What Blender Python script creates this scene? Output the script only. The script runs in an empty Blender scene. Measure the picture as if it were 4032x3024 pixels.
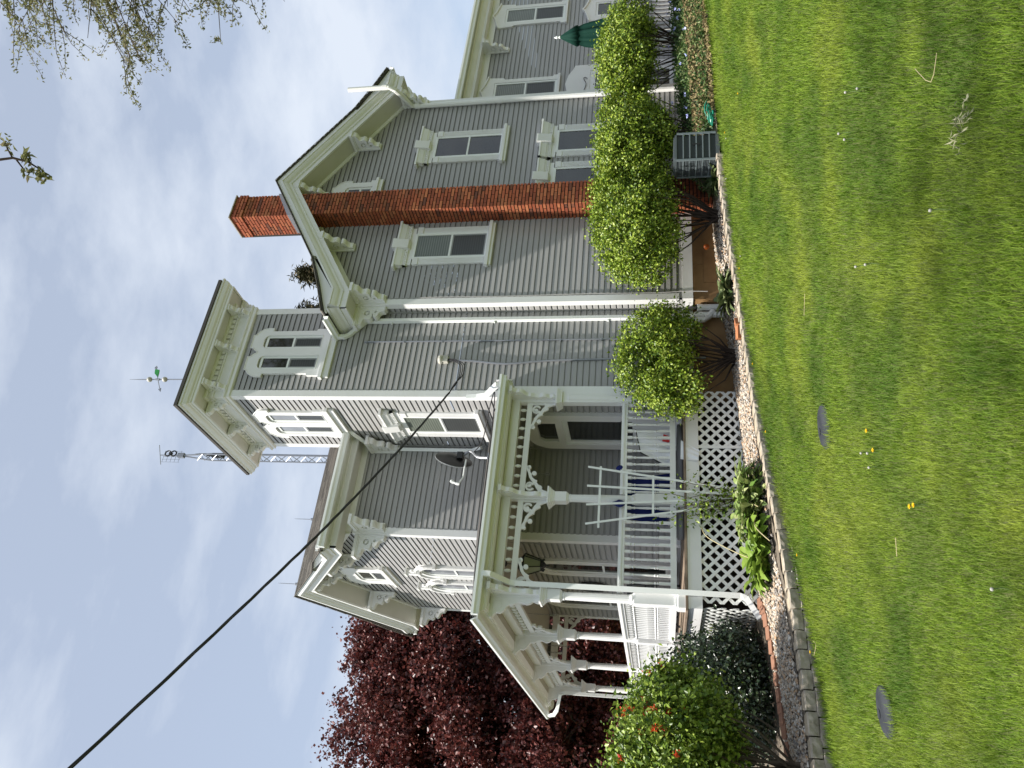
import bpy, math, random
import numpy as np
from math import radians as R, sin, cos, pi
from mathutils import Vector, Matrix
from mathutils.geometry import tessellate_polygon

# ------------------------------------------------------------ camera, sky, sun
S = bpy.context.scene
COL = S.collection
random.seed(7); rng = np.random.default_rng(7)

PITCH, YAW = R(10.8), R(31.15)                 # camera looks up a little, held on its side
cam_d = bpy.data.cameras.new('camera'); cam = bpy.data.objects.new('camera', cam_d); COL.objects.link(cam)
cam_d.sensor_fit = 'HORIZONTAL'; cam_d.sensor_width = 36; cam_d.lens = 3100/4032*36
cam_d.clip_start = .05; cam_d.clip_end = 3000
fwd = Vector((sin(YAW)*cos(PITCH), cos(YAW)*cos(PITCH), sin(PITCH)))
rgt = Vector((cos(YAW), -sin(YAW), 0)); upv = rgt.cross(fwd)
rot = Matrix((-upv, rgt, -fwd)).transposed()   # the phone was turned: image right is world down
cam.matrix_world = Matrix.Translation((0, 0, 1.7)) @ rot.to_4x4()
S.camera = cam

SUN = Vector((-.495, -.095, 1.0)).normalized()
sun_d = bpy.data.lights.new('sun', 'SUN'); sun_d.energy = 5.0; sun_d.angle = R(1.2); sun_d.color = (1, .95, .88)
sun = bpy.data.objects.new('sun', sun_d); COL.objects.link(sun)
sun.rotation_euler = SUN.to_track_quat('Z', 'Y').to_euler(); sun.location = (-20, -10, 40)

W = bpy.data.worlds.new('World'); S.world = W; W.use_nodes = True
nt = W.node_tree; nt.nodes.clear()
def N(t, ty, **k):
    n = t.nodes.new(ty)
    for a, b in k.items(): setattr(n, a, b)
    return n
out = N(nt, 'ShaderNodeOutputWorld'); bg = N(nt, 'ShaderNodeBackground')
sky = N(nt, 'ShaderNodeTexSky', sky_type='NISHITA', sun_disc=False, sun_elevation=math.asin(SUN.z), sun_rotation=math.atan2(SUN.x, SUN.y))
sky.air_density = 1.0; sky.dust_density = 1.2; sky.ozone_density = 1.5
tc = N(nt, 'ShaderNodeTexCoord'); mp = N(nt, 'ShaderNodeMapping'); mp.inputs['Scale'].default_value = (1.5, 2.6, 5.2)
mp.inputs['Rotation'].default_value = (.25, .2, .5)
nz = N(nt, 'ShaderNodeTexNoise'); nz.inputs['Scale'].default_value = 1.5; nz.inputs['Detail'].default_value = 7; nz.inputs['Roughness'].default_value = .56
rp = N(nt, 'ShaderNodeValToRGB'); rp.color_ramp.elements[0].position = .40; rp.color_ramp.elements[1].position = .64
rp.color_ramp.elements[0].color = (.47, .47, .47, 1); rp.color_ramp.elements[1].color = (.95, .95, .95, 1)
mx = N(nt, 'ShaderNodeMix', data_type='RGBA')
nt.links.new(tc.outputs['Generated'], mp.inputs[0]); nt.links.new(mp.outputs[0], nz.inputs[0]); nt.links.new(nz.outputs[0], rp.inputs[0])
nt.links.new(rp.outputs[0], mx.inputs[0]); nt.links.new(sky.outputs[0], mx.inputs[6])
mx.inputs[7].default_value = (5.1, 5.55, 6.25, 1)
nt.links.new(mx.outputs[2], bg.inputs[0]); bg.inputs[1].default_value = .096; nt.links.new(bg.outputs[0], out.inputs[0])
S.view_settings.view_transform = 'Standard'; S.view_settings.look = 'None'
S.view_settings.exposure = 0.72; S.view_settings.gamma = 1
S.cycles.max_bounces = 8; S.cycles.transparent_max_bounces = 8

# ------------------------------------------------------------ materials
def mat(name, col, rough=.6, spec=.5, metal=0.0, noise=None, bump=0.0, coat=0):
    m = bpy.data.materials.new(name); m.use_nodes = True; t = m.node_tree; b = t.nodes['Principled BSDF']
    b.inputs['Base Color'].default_value = (*col, 1); b.inputs['Roughness'].default_value = rough
    b.inputs['Specular IOR Level'].default_value = spec; b.inputs['Metallic'].default_value = metal
    if noise:                                   # (scale, second colour, contrast)
        c = N(t, 'ShaderNodeTexCoord'); n = N(t, 'ShaderNodeTexNoise'); n.inputs['Scale'].default_value = noise[0]; n.inputs['Detail'].default_value = 6
        r = N(t, 'ShaderNodeValToRGB'); w = noise[2] if len(noise) > 2 else .2
        r.color_ramp.elements[0].position = .5-w; r.color_ramp.elements[1].position = .5+w
        r.color_ramp.elements[0].color = (*col, 1); r.color_ramp.elements[1].color = (*noise[1], 1)
        t.links.new(c.outputs['Object'], n.inputs[0]); t.links.new(n.outputs[0], r.inputs[0]); t.links.new(r.outputs[0], b.inputs['Base Color'])
        if bump:
            bp = N(t, 'ShaderNodeBump'); bp.inputs['Strength'].default_value = bump; bp.inputs['Distance'].default_value = .01
            t.links.new(n.outputs[0], bp.inputs['Height']); t.links.new(bp.outputs[0], b.inputs['Normal'])
    return m
def islands(name, cols, rough=.7, spec=.3, trans=0.0, patch=None):
    """every loose piece of the mesh (leaf, brick, blade, pebble) takes its own colour of the ramp"""
    m = bpy.data.materials.new(name); m.use_nodes = True; t = m.node_tree; b = t.nodes['Principled BSDF']
    b.inputs['Roughness'].default_value = rough; b.inputs['Specular IOR Level'].default_value = spec
    g = N(t, 'ShaderNodeNewGeometry'); r = N(t, 'ShaderNodeValToRGB'); e = r.color_ramp.elements
    while len(e) < len(cols): e.new(.5)
    for i, c in enumerate(cols): e[i].position = i/max(1, len(cols)-1); e[i].color = (*c, 1)
    t.links.new(g.outputs['Random Per Island'], r.inputs[0]); src = r.outputs[0]
    if patch:                                   # (scale, colour, amount): patches of another growth
        c = N(t, 'ShaderNodeTexCoord'); n = N(t, 'ShaderNodeTexNoise'); n.inputs['Scale'].default_value = patch[0]; n.inputs['Detail'].default_value = 5
        q = N(t, 'ShaderNodeValToRGB'); q.color_ramp.elements[0].position = .44; q.color_ramp.elements[1].position = .66
        q.color_ramp.elements[1].color = (patch[2],)*3+(1,)
        x = N(t, 'ShaderNodeMix', data_type='RGBA'); x.inputs[7].default_value = (*patch[1], 1)
        t.links.new(c.outputs['Object'], n.inputs[0]); t.links.new(n.outputs[0], q.inputs[0]); t.links.new(q.outputs[0], x.inputs[0]); t.links.new(src, x.inputs[6]); src = x.outputs[2]
        if len(patch) > 3:
            n2 = N(t, 'ShaderNodeTexNoise'); n2.inputs['Scale'].default_value = patch[3]; n2.inputs['Detail'].default_value = 4
            mq = N(t, 'ShaderNodeMapping'); mq.inputs['Location'].default_value = (7, 3, 0); t.links.new(c.outputs['Object'], mq.inputs[0]); t.links.new(mq.outputs[0], n2.inputs[0])
            q2 = N(t, 'ShaderNodeValToRGB'); q2.color_ramp.elements[0].position = .47; q2.color_ramp.elements[1].position = .63; q2.color_ramp.elements[1].color = (patch[5],)*3+(1,)
            x2 = N(t, 'ShaderNodeMix', data_type='RGBA'); x2.inputs[7].default_value = (*patch[4], 1)
            t.links.new(n2.outputs[0], q2.inputs[0]); t.links.new(q2.outputs[0], x2.inputs[0]); t.links.new(src, x2.inputs[6]); src = x2.outputs[2]
    t.links.new(src, b.inputs['Base Color'])
    if trans:
        tr = N(t, 'ShaderNodeBsdfTranslucent'); s = N(t, 'ShaderNodeMixShader'); s.inputs[0].default_value = trans
        t.links.new(src, tr.inputs[0]); t.links.new(b.outputs[0], s.inputs[1]); t.links.new(tr.outputs[0], s.inputs[2])
        t.links.new(s.outputs[0], t.nodes['Material Output'].inputs[0])
    return m
TRIM = mat('white_paint', (.79, .79, .785), .45, noise=(2.2, (.73, .73, .715), .25))
VINYL = mat('white_vinyl', (.80, .82, .80), .35)
SIDE = mat('grey_siding', (.365, .36, .352), .42, .45, noise=(.9, (.325, .32, .31), .25))
SOFF = mat('soffit_paint', (.66, .645, .60), .6, noise=(3, (.60, .585, .54), .25))
SHING = islands('roof_shingle', [(.12, .11, .10), (.20, .182, .162), (.28, .255, .225), (.16, .147, .134)], .9)
MEMB = mat('dark_roofing', (.06, .055, .05), .85)
BRICK = islands('red_brick', [(.18, .05, .026), (.29, .08, .036), (.35, .10, .045), (.23, .06, .031), (.40, .14, .062), (.11, .042, .028)], .85)
MORT = mat('mortar', (.028, .022, .019), .95)
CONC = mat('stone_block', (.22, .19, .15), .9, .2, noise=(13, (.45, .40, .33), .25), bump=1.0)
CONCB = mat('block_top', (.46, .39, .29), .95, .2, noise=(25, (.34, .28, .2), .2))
TAN = mat('tan_foundation', (.22, .13, .06), .9, .2, noise=(5, (.30, .19, .09), .25), bump=.2)
PALE = mat('pale_sky_reflection_glass', (.27, .285, .31), .08, .6, noise=(2.5, (.20, .21, .23), .2))  # street-side panes: bright sky reflection painted in as a pale colour
GLASS = mat('window_glass', (.010, .012, .012), .04, .8, noise=(1.6, (.045, .047, .045), .18))
BLIND = mat('blind_behind_glass', (.10, .115, .095), .10, .5)
def slats(m, c2, sc):
    t = m.node_tree; b = t.nodes['Principled BSDF']; c = N(t, 'ShaderNodeTexCoord'); w = N(t, 'ShaderNodeTexWave', wave_type='BANDS', bands_direction='Z'); w.inputs['Scale'].default_value = sc; w.inputs['Distortion'].default_value = .3
    r = N(t, 'ShaderNodeMix', data_type='RGBA'); r.inputs[6].default_value = b.inputs['Base Color'].default_value; r.inputs[7].default_value = (*c2, 1)
    n = N(t, 'ShaderNodeTexNoise'); n.inputs['Scale'].default_value = 3; mu = N(t, 'ShaderNodeMath', operation='MULTIPLY')
    t.links.new(c.outputs['Object'], w.inputs[0]); t.links.new(c.outputs['Object'], n.inputs[0]); t.links.new(w.outputs['Fac'], mu.inputs[0]); t.links.new(n.outputs[0], mu.inputs[1]); t.links.new(mu.outputs[0], r.inputs[0]); t.links.new(r.outputs[2], b.inputs['Base Color'])
slats(BLIND, (.24, .26, .22), 7)
SCREEN = mat('insect_screen', (.045, .048, .048), .35, .4)
slats(SCREEN, (.085, .09, .09), 7)
SASHG = mat('grey_sash', (.25, .26, .26), .4)
BLACK = mat('black_metal', (.012, .012, .013), .45)
RUBBER = mat('black_cable', (.015, .014, .015), .6)
GALV = mat('galvanised_steel', (.28, .29, .31), .4, metal=.6)
PVC = mat('pvc_pipe', (.78, .78, .76), .3)
BARK = mat('bark', (.07, .055, .042), .95, .1, noise=(8, (.13, .105, .08), .25), bump=.5)
DARKB = mat('dark_bark', (.03, .022, .018), .95, .1, noise=(8, (.055, .042, .034), .25), bump=.5)
DECKW = mat('worn_deck_board', (.16, .11, .075), .8, noise=(6, (.28, .22, .16), .2))
NAVY = mat('navy_cloth', (.012, .020, .12), .8, .2)
WHITEC = mat('white_cloth', (.85, .85, .88), .7, .2)
REDC = mat('red_print', (.45, .01, .012), .6)
GREYC = mat('grey_cushion', (.24, .24, .26), .85, .2)
LAMPG = mat('lantern_glass', (.22, .22, .17), .15)
GREEN = mat('green_canvas', (.003, .032, .022), .8, .2)
HOSE = mat('green_hose', (.01, .20, .13), .4)
ORANGE = mat('orange_jar', (.42, .09, .008), .5)
STRAW = mat('straw', (.42, .36, .2), .9)
YELLOW = mat('dandelion_yellow', (.82, .55, .01), .8)
FLUFF = mat('seed_fluff', (.38, .37, .33), .9)
STEMG = mat('green_stem', (.12, .18, .05), .7)
KITE = mat('green_glass', (.03, .34, .06), .25)
PORC = mat('porcelain', (.5, .48, .42), .3)
DISCM = mat('grey_lid', (.022, .025, .029), .8, .15, noise=(3.5, (.05, .054, .06), .2))
ACM = mat('grey_enamel', (.07, .085, .09), .5)
ACD = mat('condenser_fins', (.035, .042, .043), .55, .3)
EARTH = mat('bed_soil', (.10, .08, .06), 1, .1, noise=(11, (.22, .19, .15), .3), bump=.5)
LEAFH = islands('privet_leaf', [(.04, .085, .008), (.13, .21, .016), (.24, .33, .03), (.36, .43, .07)], .40, .35, .16)
LEAFA = islands('honeysuckle_leaf', [(.035, .075, .008), (.11, .18, .018), (.21, .30, .035), (.31, .39, .07)], .42, .35, .14)
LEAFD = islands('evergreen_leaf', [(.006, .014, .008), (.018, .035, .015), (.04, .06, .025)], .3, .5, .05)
LEAFP = islands('purple_leaf', [(.034, .011, .011), (.085, .019, .018), (.15, .038, .032), (.22, .08, .066)], .42, .45, .25)
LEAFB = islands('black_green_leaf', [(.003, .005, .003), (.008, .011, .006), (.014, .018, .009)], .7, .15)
LEAFS = islands('spring_leaf', [(.12, .13, .05), (.19, .20, .08), (.25, .25, .12), (.20, .17, .10)], .6, .3, .5)
NEEDLE = islands('spruce_needle', [(.03, .036, .016), (.07, .065, .03), (.13, .10, .055)], .7, .2)
HOSTA = islands('hosta_leaf', [(.12, .21, .025), (.20, .29, .045), (.15, .24, .03)], .45, .35, .2)
HOSTV = islands('variegated_leaf', [(.03, .08, .012), (.42, .45, .2), (.10, .19, .03), (.30, .36, .12)], .4, .4, .2)
HOSTD = islands('dark_hosta_leaf', [(.025, .055, .012), (.22, .26, .12), (.04, .085, .018)], .4, .4, .15)
VINCA = islands('groundcover_leaf', [(.012, .038, .008), (.04, .095, .02), (.09, .15, .035), (.22, .26, .10)], .5, .35, .2)
CLIPM = islands('pale_clipping', [(.36, .36, .2), (.45, .44, .28), (.3, .32, .14)], .9, .1)
DEADL = islands('dead_leaf', [(.22, .17, .08), (.33, .27, .14), (.12, .09, .05)], .9, .1)
FLOWER = islands('red_blossom', [(.75, .06, .015), (.85, .16, .05), (.5, .02, .03)], .6, .3, .25)
BLUEF = islands('blue_flower', [(.35, .38, .75), (.45, .48, .8)], .7, .2)
PEBB = islands('pebble', [(.11, .10, .09), (.32, .27, .21), (.48, .42, .34), (.38, .23, .12), (.60, .56, .49), (.19, .17, .16)], .8, .3)
BLADE = islands('grass_blade', [(.080, .145, .013), (.138, .232, .019), (.195, .302, .026), (.27, .36, .05)], .6, .2, .36, patch=(1.1, (.32, .375, .05), .65, 1.3, (.055, .13, .015), .62))
LAWNM = mat('lawn_ground', (.075, .098, .03), 1, .05, noise=(.8, (.11, .125, .045), .2))

# ------------------------------------------------------------ helpers
WP = {}                                         # world position of every thing and part
class MB:
    """collects shapes and links them as ONE mesh object"""
    def __init__(s): s.v = []; s.f = []; s.ms = []; s.mi = []; s.cur = 0
    def mesh(s, v, f):
        o = len(s.v); s.v += [tuple(p) for p in v]; s.f += [tuple(i+o for i in q) for q in f]; s.mi += [s.cur]*len(f); return s
    def box(s, x0, x1, y0, y1, z0, z1):
        v = [(x, y, z) for z in (z0, z1) for y in (y0, y1) for x in (x0, x1)]
        return s.mesh(v, [(0, 2, 3, 1), (4, 5, 7, 6), (0, 1, 5, 4), (2, 6, 7, 3), (0, 4, 6, 2), (1, 3, 7, 5)])
    def loft(s, rings, cap=True, closed=True):
        n = len(rings[0]); v = [p for r in rings for p in r]; f = []
        m = n if closed else n-1
        for k in range(len(rings)-1):
            for i in range(m): f.append((k*n+i, k*n+(i+1) % n, (k+1)*n+(i+1) % n, (k+1)*n+i))
        if cap and closed: f += [tuple(range(n-1, -1, -1)), tuple(range((len(rings)-1)*n, len(rings)*n))]
        return s.mesh(v, f)
    def tube(s, pts, r, n=8, cap=True):
        pts = [Vector(p) for p in pts]; rr = r if hasattr(r, '__len__') else [r]*len(pts); rings = []; ref = None
        for i, p in enumerate(pts):
            d = (pts[min(i+1, len(pts)-1)]-pts[max(i-1, 0)]).normalized()
            if ref is None: ref = d.orthogonal().normalized()
            ref = (ref-d*ref.dot(d)); ref = ref.normalized() if ref.length > 1e-6 else d.orthogonal().normalized()
            b = d.cross(ref)
            rings.append([p+(ref*cos(2*pi*k/n)+b*sin(2*pi*k/n))*rr[i] for k in range(n)])
        return s.loft(rings, cap)
    def lathe(s, prof, c=(0, 0, 0), n=16, a0=0.0):
        return s.loft([[(c[0]+r*cos(2*pi*k/n+a0), c[1]+r*sin(2*pi*k/n+a0), c[2]+z) for k in range(n)] for r, z in prof])
    def plate(s, outer, holes, fn, n0, n1):
        """flat shape with holes, outline (u,w), thickness n0..n1, placed by fn(u,w,n)"""
        ls = [outer]+list(holes); tri = tessellate_polygon([[Vector((a, b, 0)) for a, b in l] for l in ls])
        P = [p for l in ls for p in l]; k = len(P)
        v = [fn(a, b, n0) for a, b in P]+[fn(a, b, n1) for a, b in P]
        f = [tuple(t) for t in tri]+[tuple(i+k for i in reversed(t)) for t in tri]; o = 0
        for l in ls:
            m = len(l)
            for i in range(m): f.append((o+i, o+(i+1) % m, o+(i+1) % m+k, o+i+k))
            o += m
        return s.mesh(v, f)
    def build(s, name, m, parent=None, loc=None, smooth=False, rz=0):
        me = bpy.data.meshes.new(name); base = Vector((0, 0, 0))
        if parent is not None: base = WP[parent.name]
        off = base if loc is None else Vector((0, 0, 0))
        me.from_pydata([(p[0]-off.x, p[1]-off.y, p[2]-off.z) for p in s.v], [], s.f)
        for q in (m if isinstance(m, (list, tuple)) else [m]): me.materials.append(q)
        if any(s.mi): me.polygons.foreach_set('material_index', s.mi)
        if smooth: me.polygons.foreach_set('use_smooth', [True]*len(me.polygons))
        me.update()
        return link(name, me, parent, loc, rz)
def link(name, me, parent=None, loc=None, rz=0):
    o = bpy.data.objects.new(name, me); COL.objects.link(o)
    base = WP[parent.name] if parent is not None else Vector((0, 0, 0))
    if parent is not None: o.parent = parent
    if loc is not None: o.location = Vector(loc)-base
    o.rotation_euler = (0, 0, rz); WP[o.name] = base if loc is None else Vector(loc)
    return o
def tag(o, label=None, cat=None, group=None, kind=None):
    if label: o['label'] = label
    if cat: o['category'] = cat
    if group: o['group'] = group
    if kind: o['kind'] = kind
    return o
def thing(name, loc, label, cat, group=None, rz=0):
    o = bpy.data.objects.new(name, None); COL.objects.link(o); o.location = loc; o.rotation_euler = (0, 0, rz); o.empty_display_size = .2
    WP[o.name] = Vector((0, 0, 0)) if rz else Vector(loc)
    return tag(o, label, cat, group)
def lthing(name, loc, label, cat, group=None, rz=0):     # children are given in local coordinates
    o = thing(name, loc, label, cat, group, rz); WP[o.name] = Vector((0, 0, 0)); return o
def dup(root, loc, rz=0, label=None):
    r = root.copy(); COL.objects.link(r); r.location = loc; r.rotation_euler = (0, 0, rz)
    if label: r['label'] = label
    for ch in list(root.children):
        c = ch.copy(); COL.objects.link(c); c.parent = r
        for g in list(ch.children):
            d = g.copy(); COL.objects.link(d); d.parent = c
    return r
def part_copy(src, parent, loc, rz=0):                    # a part (with its sub-parts) again at another place
    c = src.copy(); COL.objects.link(c); c.parent = parent; c.location = Vector(loc)-WP[parent.name]; c.rotation_euler = (0, 0, rz)
    for g in list(src.children):
        d = g.copy(); COL.objects.link(d); d.parent = c
    return c
def np_mesh(name, V, nper, F, m, parent=None, label=None, cat=None, kind=None, smooth=False):
    """V: (count*nper,3) vertices of equal small pieces, F: list of faces (vertex ids in a piece)"""
    cnt = len(V)//nper; me = bpy.data.meshes.new(name)
    base = WP[parent.name] if parent is not None else Vector((0, 0, 0))
    V = np.asarray(V, np.float32)-np.array(base, np.float32)
    loops = np.concatenate([np.array(f, np.int32) for f in F]); lt = np.array([len(f) for f in F], np.int32)
    L = (loops[None, :]+(np.arange(cnt, dtype=np.int32)*nper)[:, None]).ravel(); T = np.tile(lt, cnt)
    me.vertices.add(len(V)); me.vertices.foreach_set('co', V.ravel())
    me.loops.add(len(L)); me.loops.foreach_set('vertex_index', L)
    me.polygons.add(len(T)); st = np.zeros(len(T), np.int32); st[1:] = np.cumsum(T)[:-1]
    me.polygons.foreach_set('loop_start', st); me.polygons.foreach_set('loop_total', T)
    if smooth: me.polygons.foreach_set('use_smooth', np.ones(len(T), bool))
    me.materials.append(m); me.update(calc_edges=True); me.validate()
    o = link(name, me, parent); return tag(o, label, cat, None, kind)
def unit(a): return a/np.maximum(np.linalg.norm(a, axis=-1, keepdims=True), 1e-9)
def leaves(C, size, aspect=.5, up=.25, droop=None, fold=.15, face=None):
    """leaf shaped four-cornered pieces at points C"""
    n = len(C); d = unit(rng.normal(size=(n, 3))+np.array([0, 0, up]))
    if droop is not None: d = unit(d*.6+droop)
    nn = unit(np.cross(d, rng.normal(size=(n, 3))))
    if face is not None: nn = unit(face+rng.normal(size=(n, 3))*.75); d = unit(d-nn*(d*nn).sum(1, keepdims=True))
    s = np.cross(d, nn)
    L = size*(.6+.8*rng.random((n, 1)))
    b = C-d*L*.5; t = C+d*L*.5
    l = C-d*L*.05+s*L*aspect*.5+nn*L*fold; r = C-d*L*.05-s*L*aspect*.5+nn*L*fold
    return np.stack([b, r, t, l], 1).reshape(-1, 3)
LF = [(0, 1, 2), (0, 2, 3)]
side = lambda y0: (lambda u, w, n: (u, y0-n, w))          # wall facing the camera side (-Y)
front = lambda x0: (lambda u, w, n: (x0-n, u, w))         # wall facing the street side (-X)
def clip(poly, z, keep_above):
    o = []
    for i in range(len(poly)):
        a, b = poly[i], poly[(i+1) % len(poly)]
        ia = (a[1] >= z) == keep_above or a[1] == z; ib = (b[1] >= z) == keep_above or b[1] == z
        if ia: o.append(a)
        if ia != ib: t = (z-a[1])/(b[1]-a[1]); o.append((a[0]+t*(b[0]-a[0]), z))
    return o
def siding(mb, poly, fn, h=.1025, z0=1.36):
    """dutch lap boards: flat lower face, sloping upper cove, shadow lip underneath"""
    zs = [p[1] for p in poly]; k0 = math.floor((min(zs)-z0)/h); k1 = math.ceil((max(zs)-z0)/h)
    for k in range(k0, k1):
        za = z0+k*h; j = random.uniform(-.002, .002); prof = [(za-.001, .0235+j*.6), (za+h*.60, .019+j*.6), (za+h, .003)]
        for (a, na), (b, nb) in zip(prof, prof[1:]):
            q = clip(clip(poly, a, True), b, False)
            if len(q) < 3: continue
            mb.mesh([fn(u, w, na+(nb-na)*(w-a)/(b-a)) for u, w in q], [tuple(range(len(q)))])
    return mb
def arc(cx, cz, r, a0, a1, n=8): return [(cx+r*cos(R(a0+(a1-a0)*i/n)), cz+r*sin(R(a0+(a1-a0)*i/n))) for i in range(n+1)]
def smooth_line(P, k=4):
    o = []; n = len(P)
    for i in range(n-1):
        p0, p1, p2, p3 = P[max(i-1, 0)], P[i], P[i+1], P[min(i+2, n-1)]
        for j in range(k):
            t = j/k; o.append(tuple(.5*((2*p1[c])+(-p0[c]+p2[c])*t+(2*p0[c]-5*p1[c]+4*p2[c]-p3[c])*t*t+(-p0[c]+3*p1[c]-3*p2[c]+p3[c])*t**3) for c in range(len(p1))))
    return o+[P[-1]]

# ------------------------------------------------------------ ground
def z_lawn(x): return .0775*np.clip(x, -30, 14)
BX = [-8, 1.34, 3.2, 5.5, 6.5, 7.15, 7.95, 8.84, 10.2, 12, 16]
BZ = [.05, .27, .40, .50, .55, .57, .67, .76, .83, .95, 1.1]
def z_bed(x): return np.interp(x, BX, BZ)
WX = [-6, -2, 0, 1.34, 1.75, 2.3, 2.89, 3.49, 4.29, 5.32, 6.33, 7.13, 7.79, 8.38, 8.99, 9.40, 9.69]
WY = [8.9, 8.75, 8.72, 8.74, 8.72, 8.76, 8.84, 9.0, 9.24, 9.42, 9.50, 9.46, 9.40, 9.36, 9.27, 9.16, 9.02]
WZ = [-.02, .12, .22, .29, .31, .34, .37, .40, .45, .51, .57, .63, .69, .74, .80, .84, .87]
def y_wall(x): return np.interp(x, WX, WY)
def y_edge(x):                                            # far edge of the mown grass
    return np.where(x < 9.7, y_wall(x)-.01, np.interp(x, [9.7, 10.1, 10.7, 11.3, 11.9, 30], [9.0, 9.0, 8.86, 8.45, 8.3, 7.6]))
g = MB(); xs = [-400, -150, -60, -30, -15]+[i*.5 for i in range(-24, 29)]+[20, 40, 80, 200, 500]; ys = [-400, -100, -30, -10, -4, 0, 4, 8, 12, 20, 40, 100, 250, 600]
g.mesh([(x, y, float(z_lawn(x))-.012) for y in ys for x in xs], [(j*len(xs)+i, j*len(xs)+i+1, (j+1)*len(xs)+i+1, (j+1)*len(xs)+i) for j in range(len(ys)-1) for i in range(len(xs)-1)])
tag(g.build('lawn', LAWNM), kind='structure')
g = MB(); bxs = [i*.25 for i in range(-24, 64)]; rows = 7
g.mesh([(x, float(y_edge(x)+.10+(11.6-y_edge(x)-.1)*k/(rows-1)) if k < rows-1 else 19.5, float(max(z_bed(x), z_lawn(x)+.03)+.012*sin(x*9+k*5))) for k in range(rows) for x in bxs],
       [(k*len(bxs)+i, k*len(bxs)+i+1, (k+1)*len(bxs)+i+1, (k+1)*len(bxs)+i) for k in range(rows-1) for i in range(len(bxs)-1)])
tag(g.build('flower_bed', EARTH), kind='structure')

# grass: blades on the mown side of the stone wall, dense near the lens and thinner with distance
n = 760000
r = 2.2+14*rng.random(n)**1.15; a = YAW+(rng.random(n)-.5)*R(96)
gx, gy = r*np.sin(a), r*np.cos(a)
DISCS = [(3.515, 6.55, .20, .165), (1.14, 6.52, .185, .165)]
ok = (gy < y_edge(gx)-.01) & (gx < 17)
for x, y, q, _ in DISCS: ok &= ((gx-x)**2+(gy-y)**2 > (q*(.86+.12*rng.random(len(gx))))**2)
gx, gy, r = gx[ok], gy[ok], r[ok]; n = len(gx)
tuft = .7+.5*np.sin(gx*3.1+1.3*np.sin(gy*2.3))*np.sin(gy*2.7+1.1*np.sin(gx*1.9))
h = (.035+.045*rng.random(n))*(.75+.5*tuft*rng.random(n))*(1+.7*np.exp(-np.maximum(0, y_edge(gx)-gy)/.12)); wd = .0016+.00034*r
az = rng.random(n)*2*pi; dr = np.stack([np.cos(az), np.sin(az), 0*az], 1); sd = np.stack([-np.sin(az), np.cos(az), 0*az], 1)
lean = (.15+.75*rng.random(n))
P = np.stack([gx, gy, z_lawn(gx)-.008], 1)
V = np.empty((n, 5, 3)); w1 = (wd*.5)[:, None]
V[:, 0] = P-sd*w1; V[:, 1] = P+sd*w1
mid = P+dr*(h*lean*.35)[:, None]+np.array([0, 0, 1])*(h*.6)[:, None]
V[:, 2] = mid+sd*w1*.8; V[:, 3] = mid-sd*w1*.8
V[:, 4] = P+dr*(h*lean)[:, None]+np.array([0, 0, 1])*(h*(1-.25*lean))[:, None]
np_mesh('grass', V.reshape(-1, 3), 5, [(0, 1, 2, 3), (3, 2, 4)], BLADE, kind='stuff')

# gravel in the bed
n = 17000; px = .2+9.4*rng.random(n); ff = rng.random(n)**.8
py = y_wall(px)+.22+ff*np.where(px < 3.1, 1.5, 1.8)
keep = rng.random(n) < np.where(px < 6.9, 1, np.where(px < 8.6, .55, .8)); px, py = px[keep], py[keep]; n = len(px)
oc = np.array([(1, 0, 0), (-1, 0, 0), (0, 1, 0), (0, -1, 0), (0, 0, 1), (0, 0, -1)], float)
sc = (.012+.020*rng.random((n, 1, 1)))*(1+.5*(rng.random((n, 1, 3))-.5))*np.array([1, 1, .6])
th = rng.random(n)*2*pi; c, s_ = np.cos(th), np.sin(th)
Q = oc[None]*sc+.25*sc*rng.normal(size=(n, 6, 3))*.5
Q = np.stack([Q[..., 0]*c[:, None]-Q[..., 1]*s_[:, None], Q[..., 0]*s_[:, None]+Q[..., 1]*c[:, None], Q[..., 2]], -1)
Q += np.stack([px, py, z_bed(px)+.008+.012*rng.random(n)], 1)[:, None]
np_mesh('gravel', Q.reshape(-1, 3), 6, [(0, 2, 4), (2, 1, 4), (1, 3, 4), (3, 0, 4), (2, 0, 5), (1, 2, 5), (3, 1, 5), (0, 3, 5)], PEBB, kind='stuff')

# ------------------------------------------------------------ the house
XT, YT, YW, XF, YG, XG, XG2 = 6.48, 11.12, 12.99, 4.70, 10.86, 8.243, 13.66
ZS = 1.36                                                  # foot of the siding
house = thing('house', (9, 13, .5), 'grey clapboard Victorian house with square tower, white trim and wraparound porch', 'house')
def wall(poly, fn): return siding(MB(), poly, fn).build('siding_wall', SIDE, house)
wall([(XT, ZS), (8.34, ZS), (8.34, 9.30), (XT, 9.30)], side(YT))                       # tower
wall([(YT, ZS), (13.05, ZS), (13.05, 9.30), (YT, 9.30)], front(XT))
wall([(XF, ZS), (XT, ZS), (XT, 7.28), (XF, 7.28)], side(YW))                           # street wing
wall([(YW, ZS), (17.93, ZS), (17.93, 7.30), (15.46, 8.86), (YW, 7.30)], front(XF))
wall([(XG, ZS), (XG2, ZS), (XG2, 7.24), (10.95, 8.90), (XG, 7.24)], side(YG))           # chimney wing
wall([(YG, ZS), (YT, ZS), (YT, 7.28), (YG, 7.28)], front(XG))
wall([(XG2, 1.2), (24, 1.2), (24, 6.0), (XG2, 6.0)], side(11.85))                       # rear wing
q = MB(); q.box(XG2-.03, XG2, YG, 17.9, 1, 7.2); q.box(24, 24.03, 11.85, 17.9, 1, 6.0); q.box(XF, 24, 17.9, 17.93, .4, 7.2); q.box(8.31, 8.34, YT, 13.05, 7.0, 9.3); q.box(XT, 8.34, 13.02, 13.05, 6.9, 9.3)
q.build('back_wall', SIDE, house)
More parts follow.
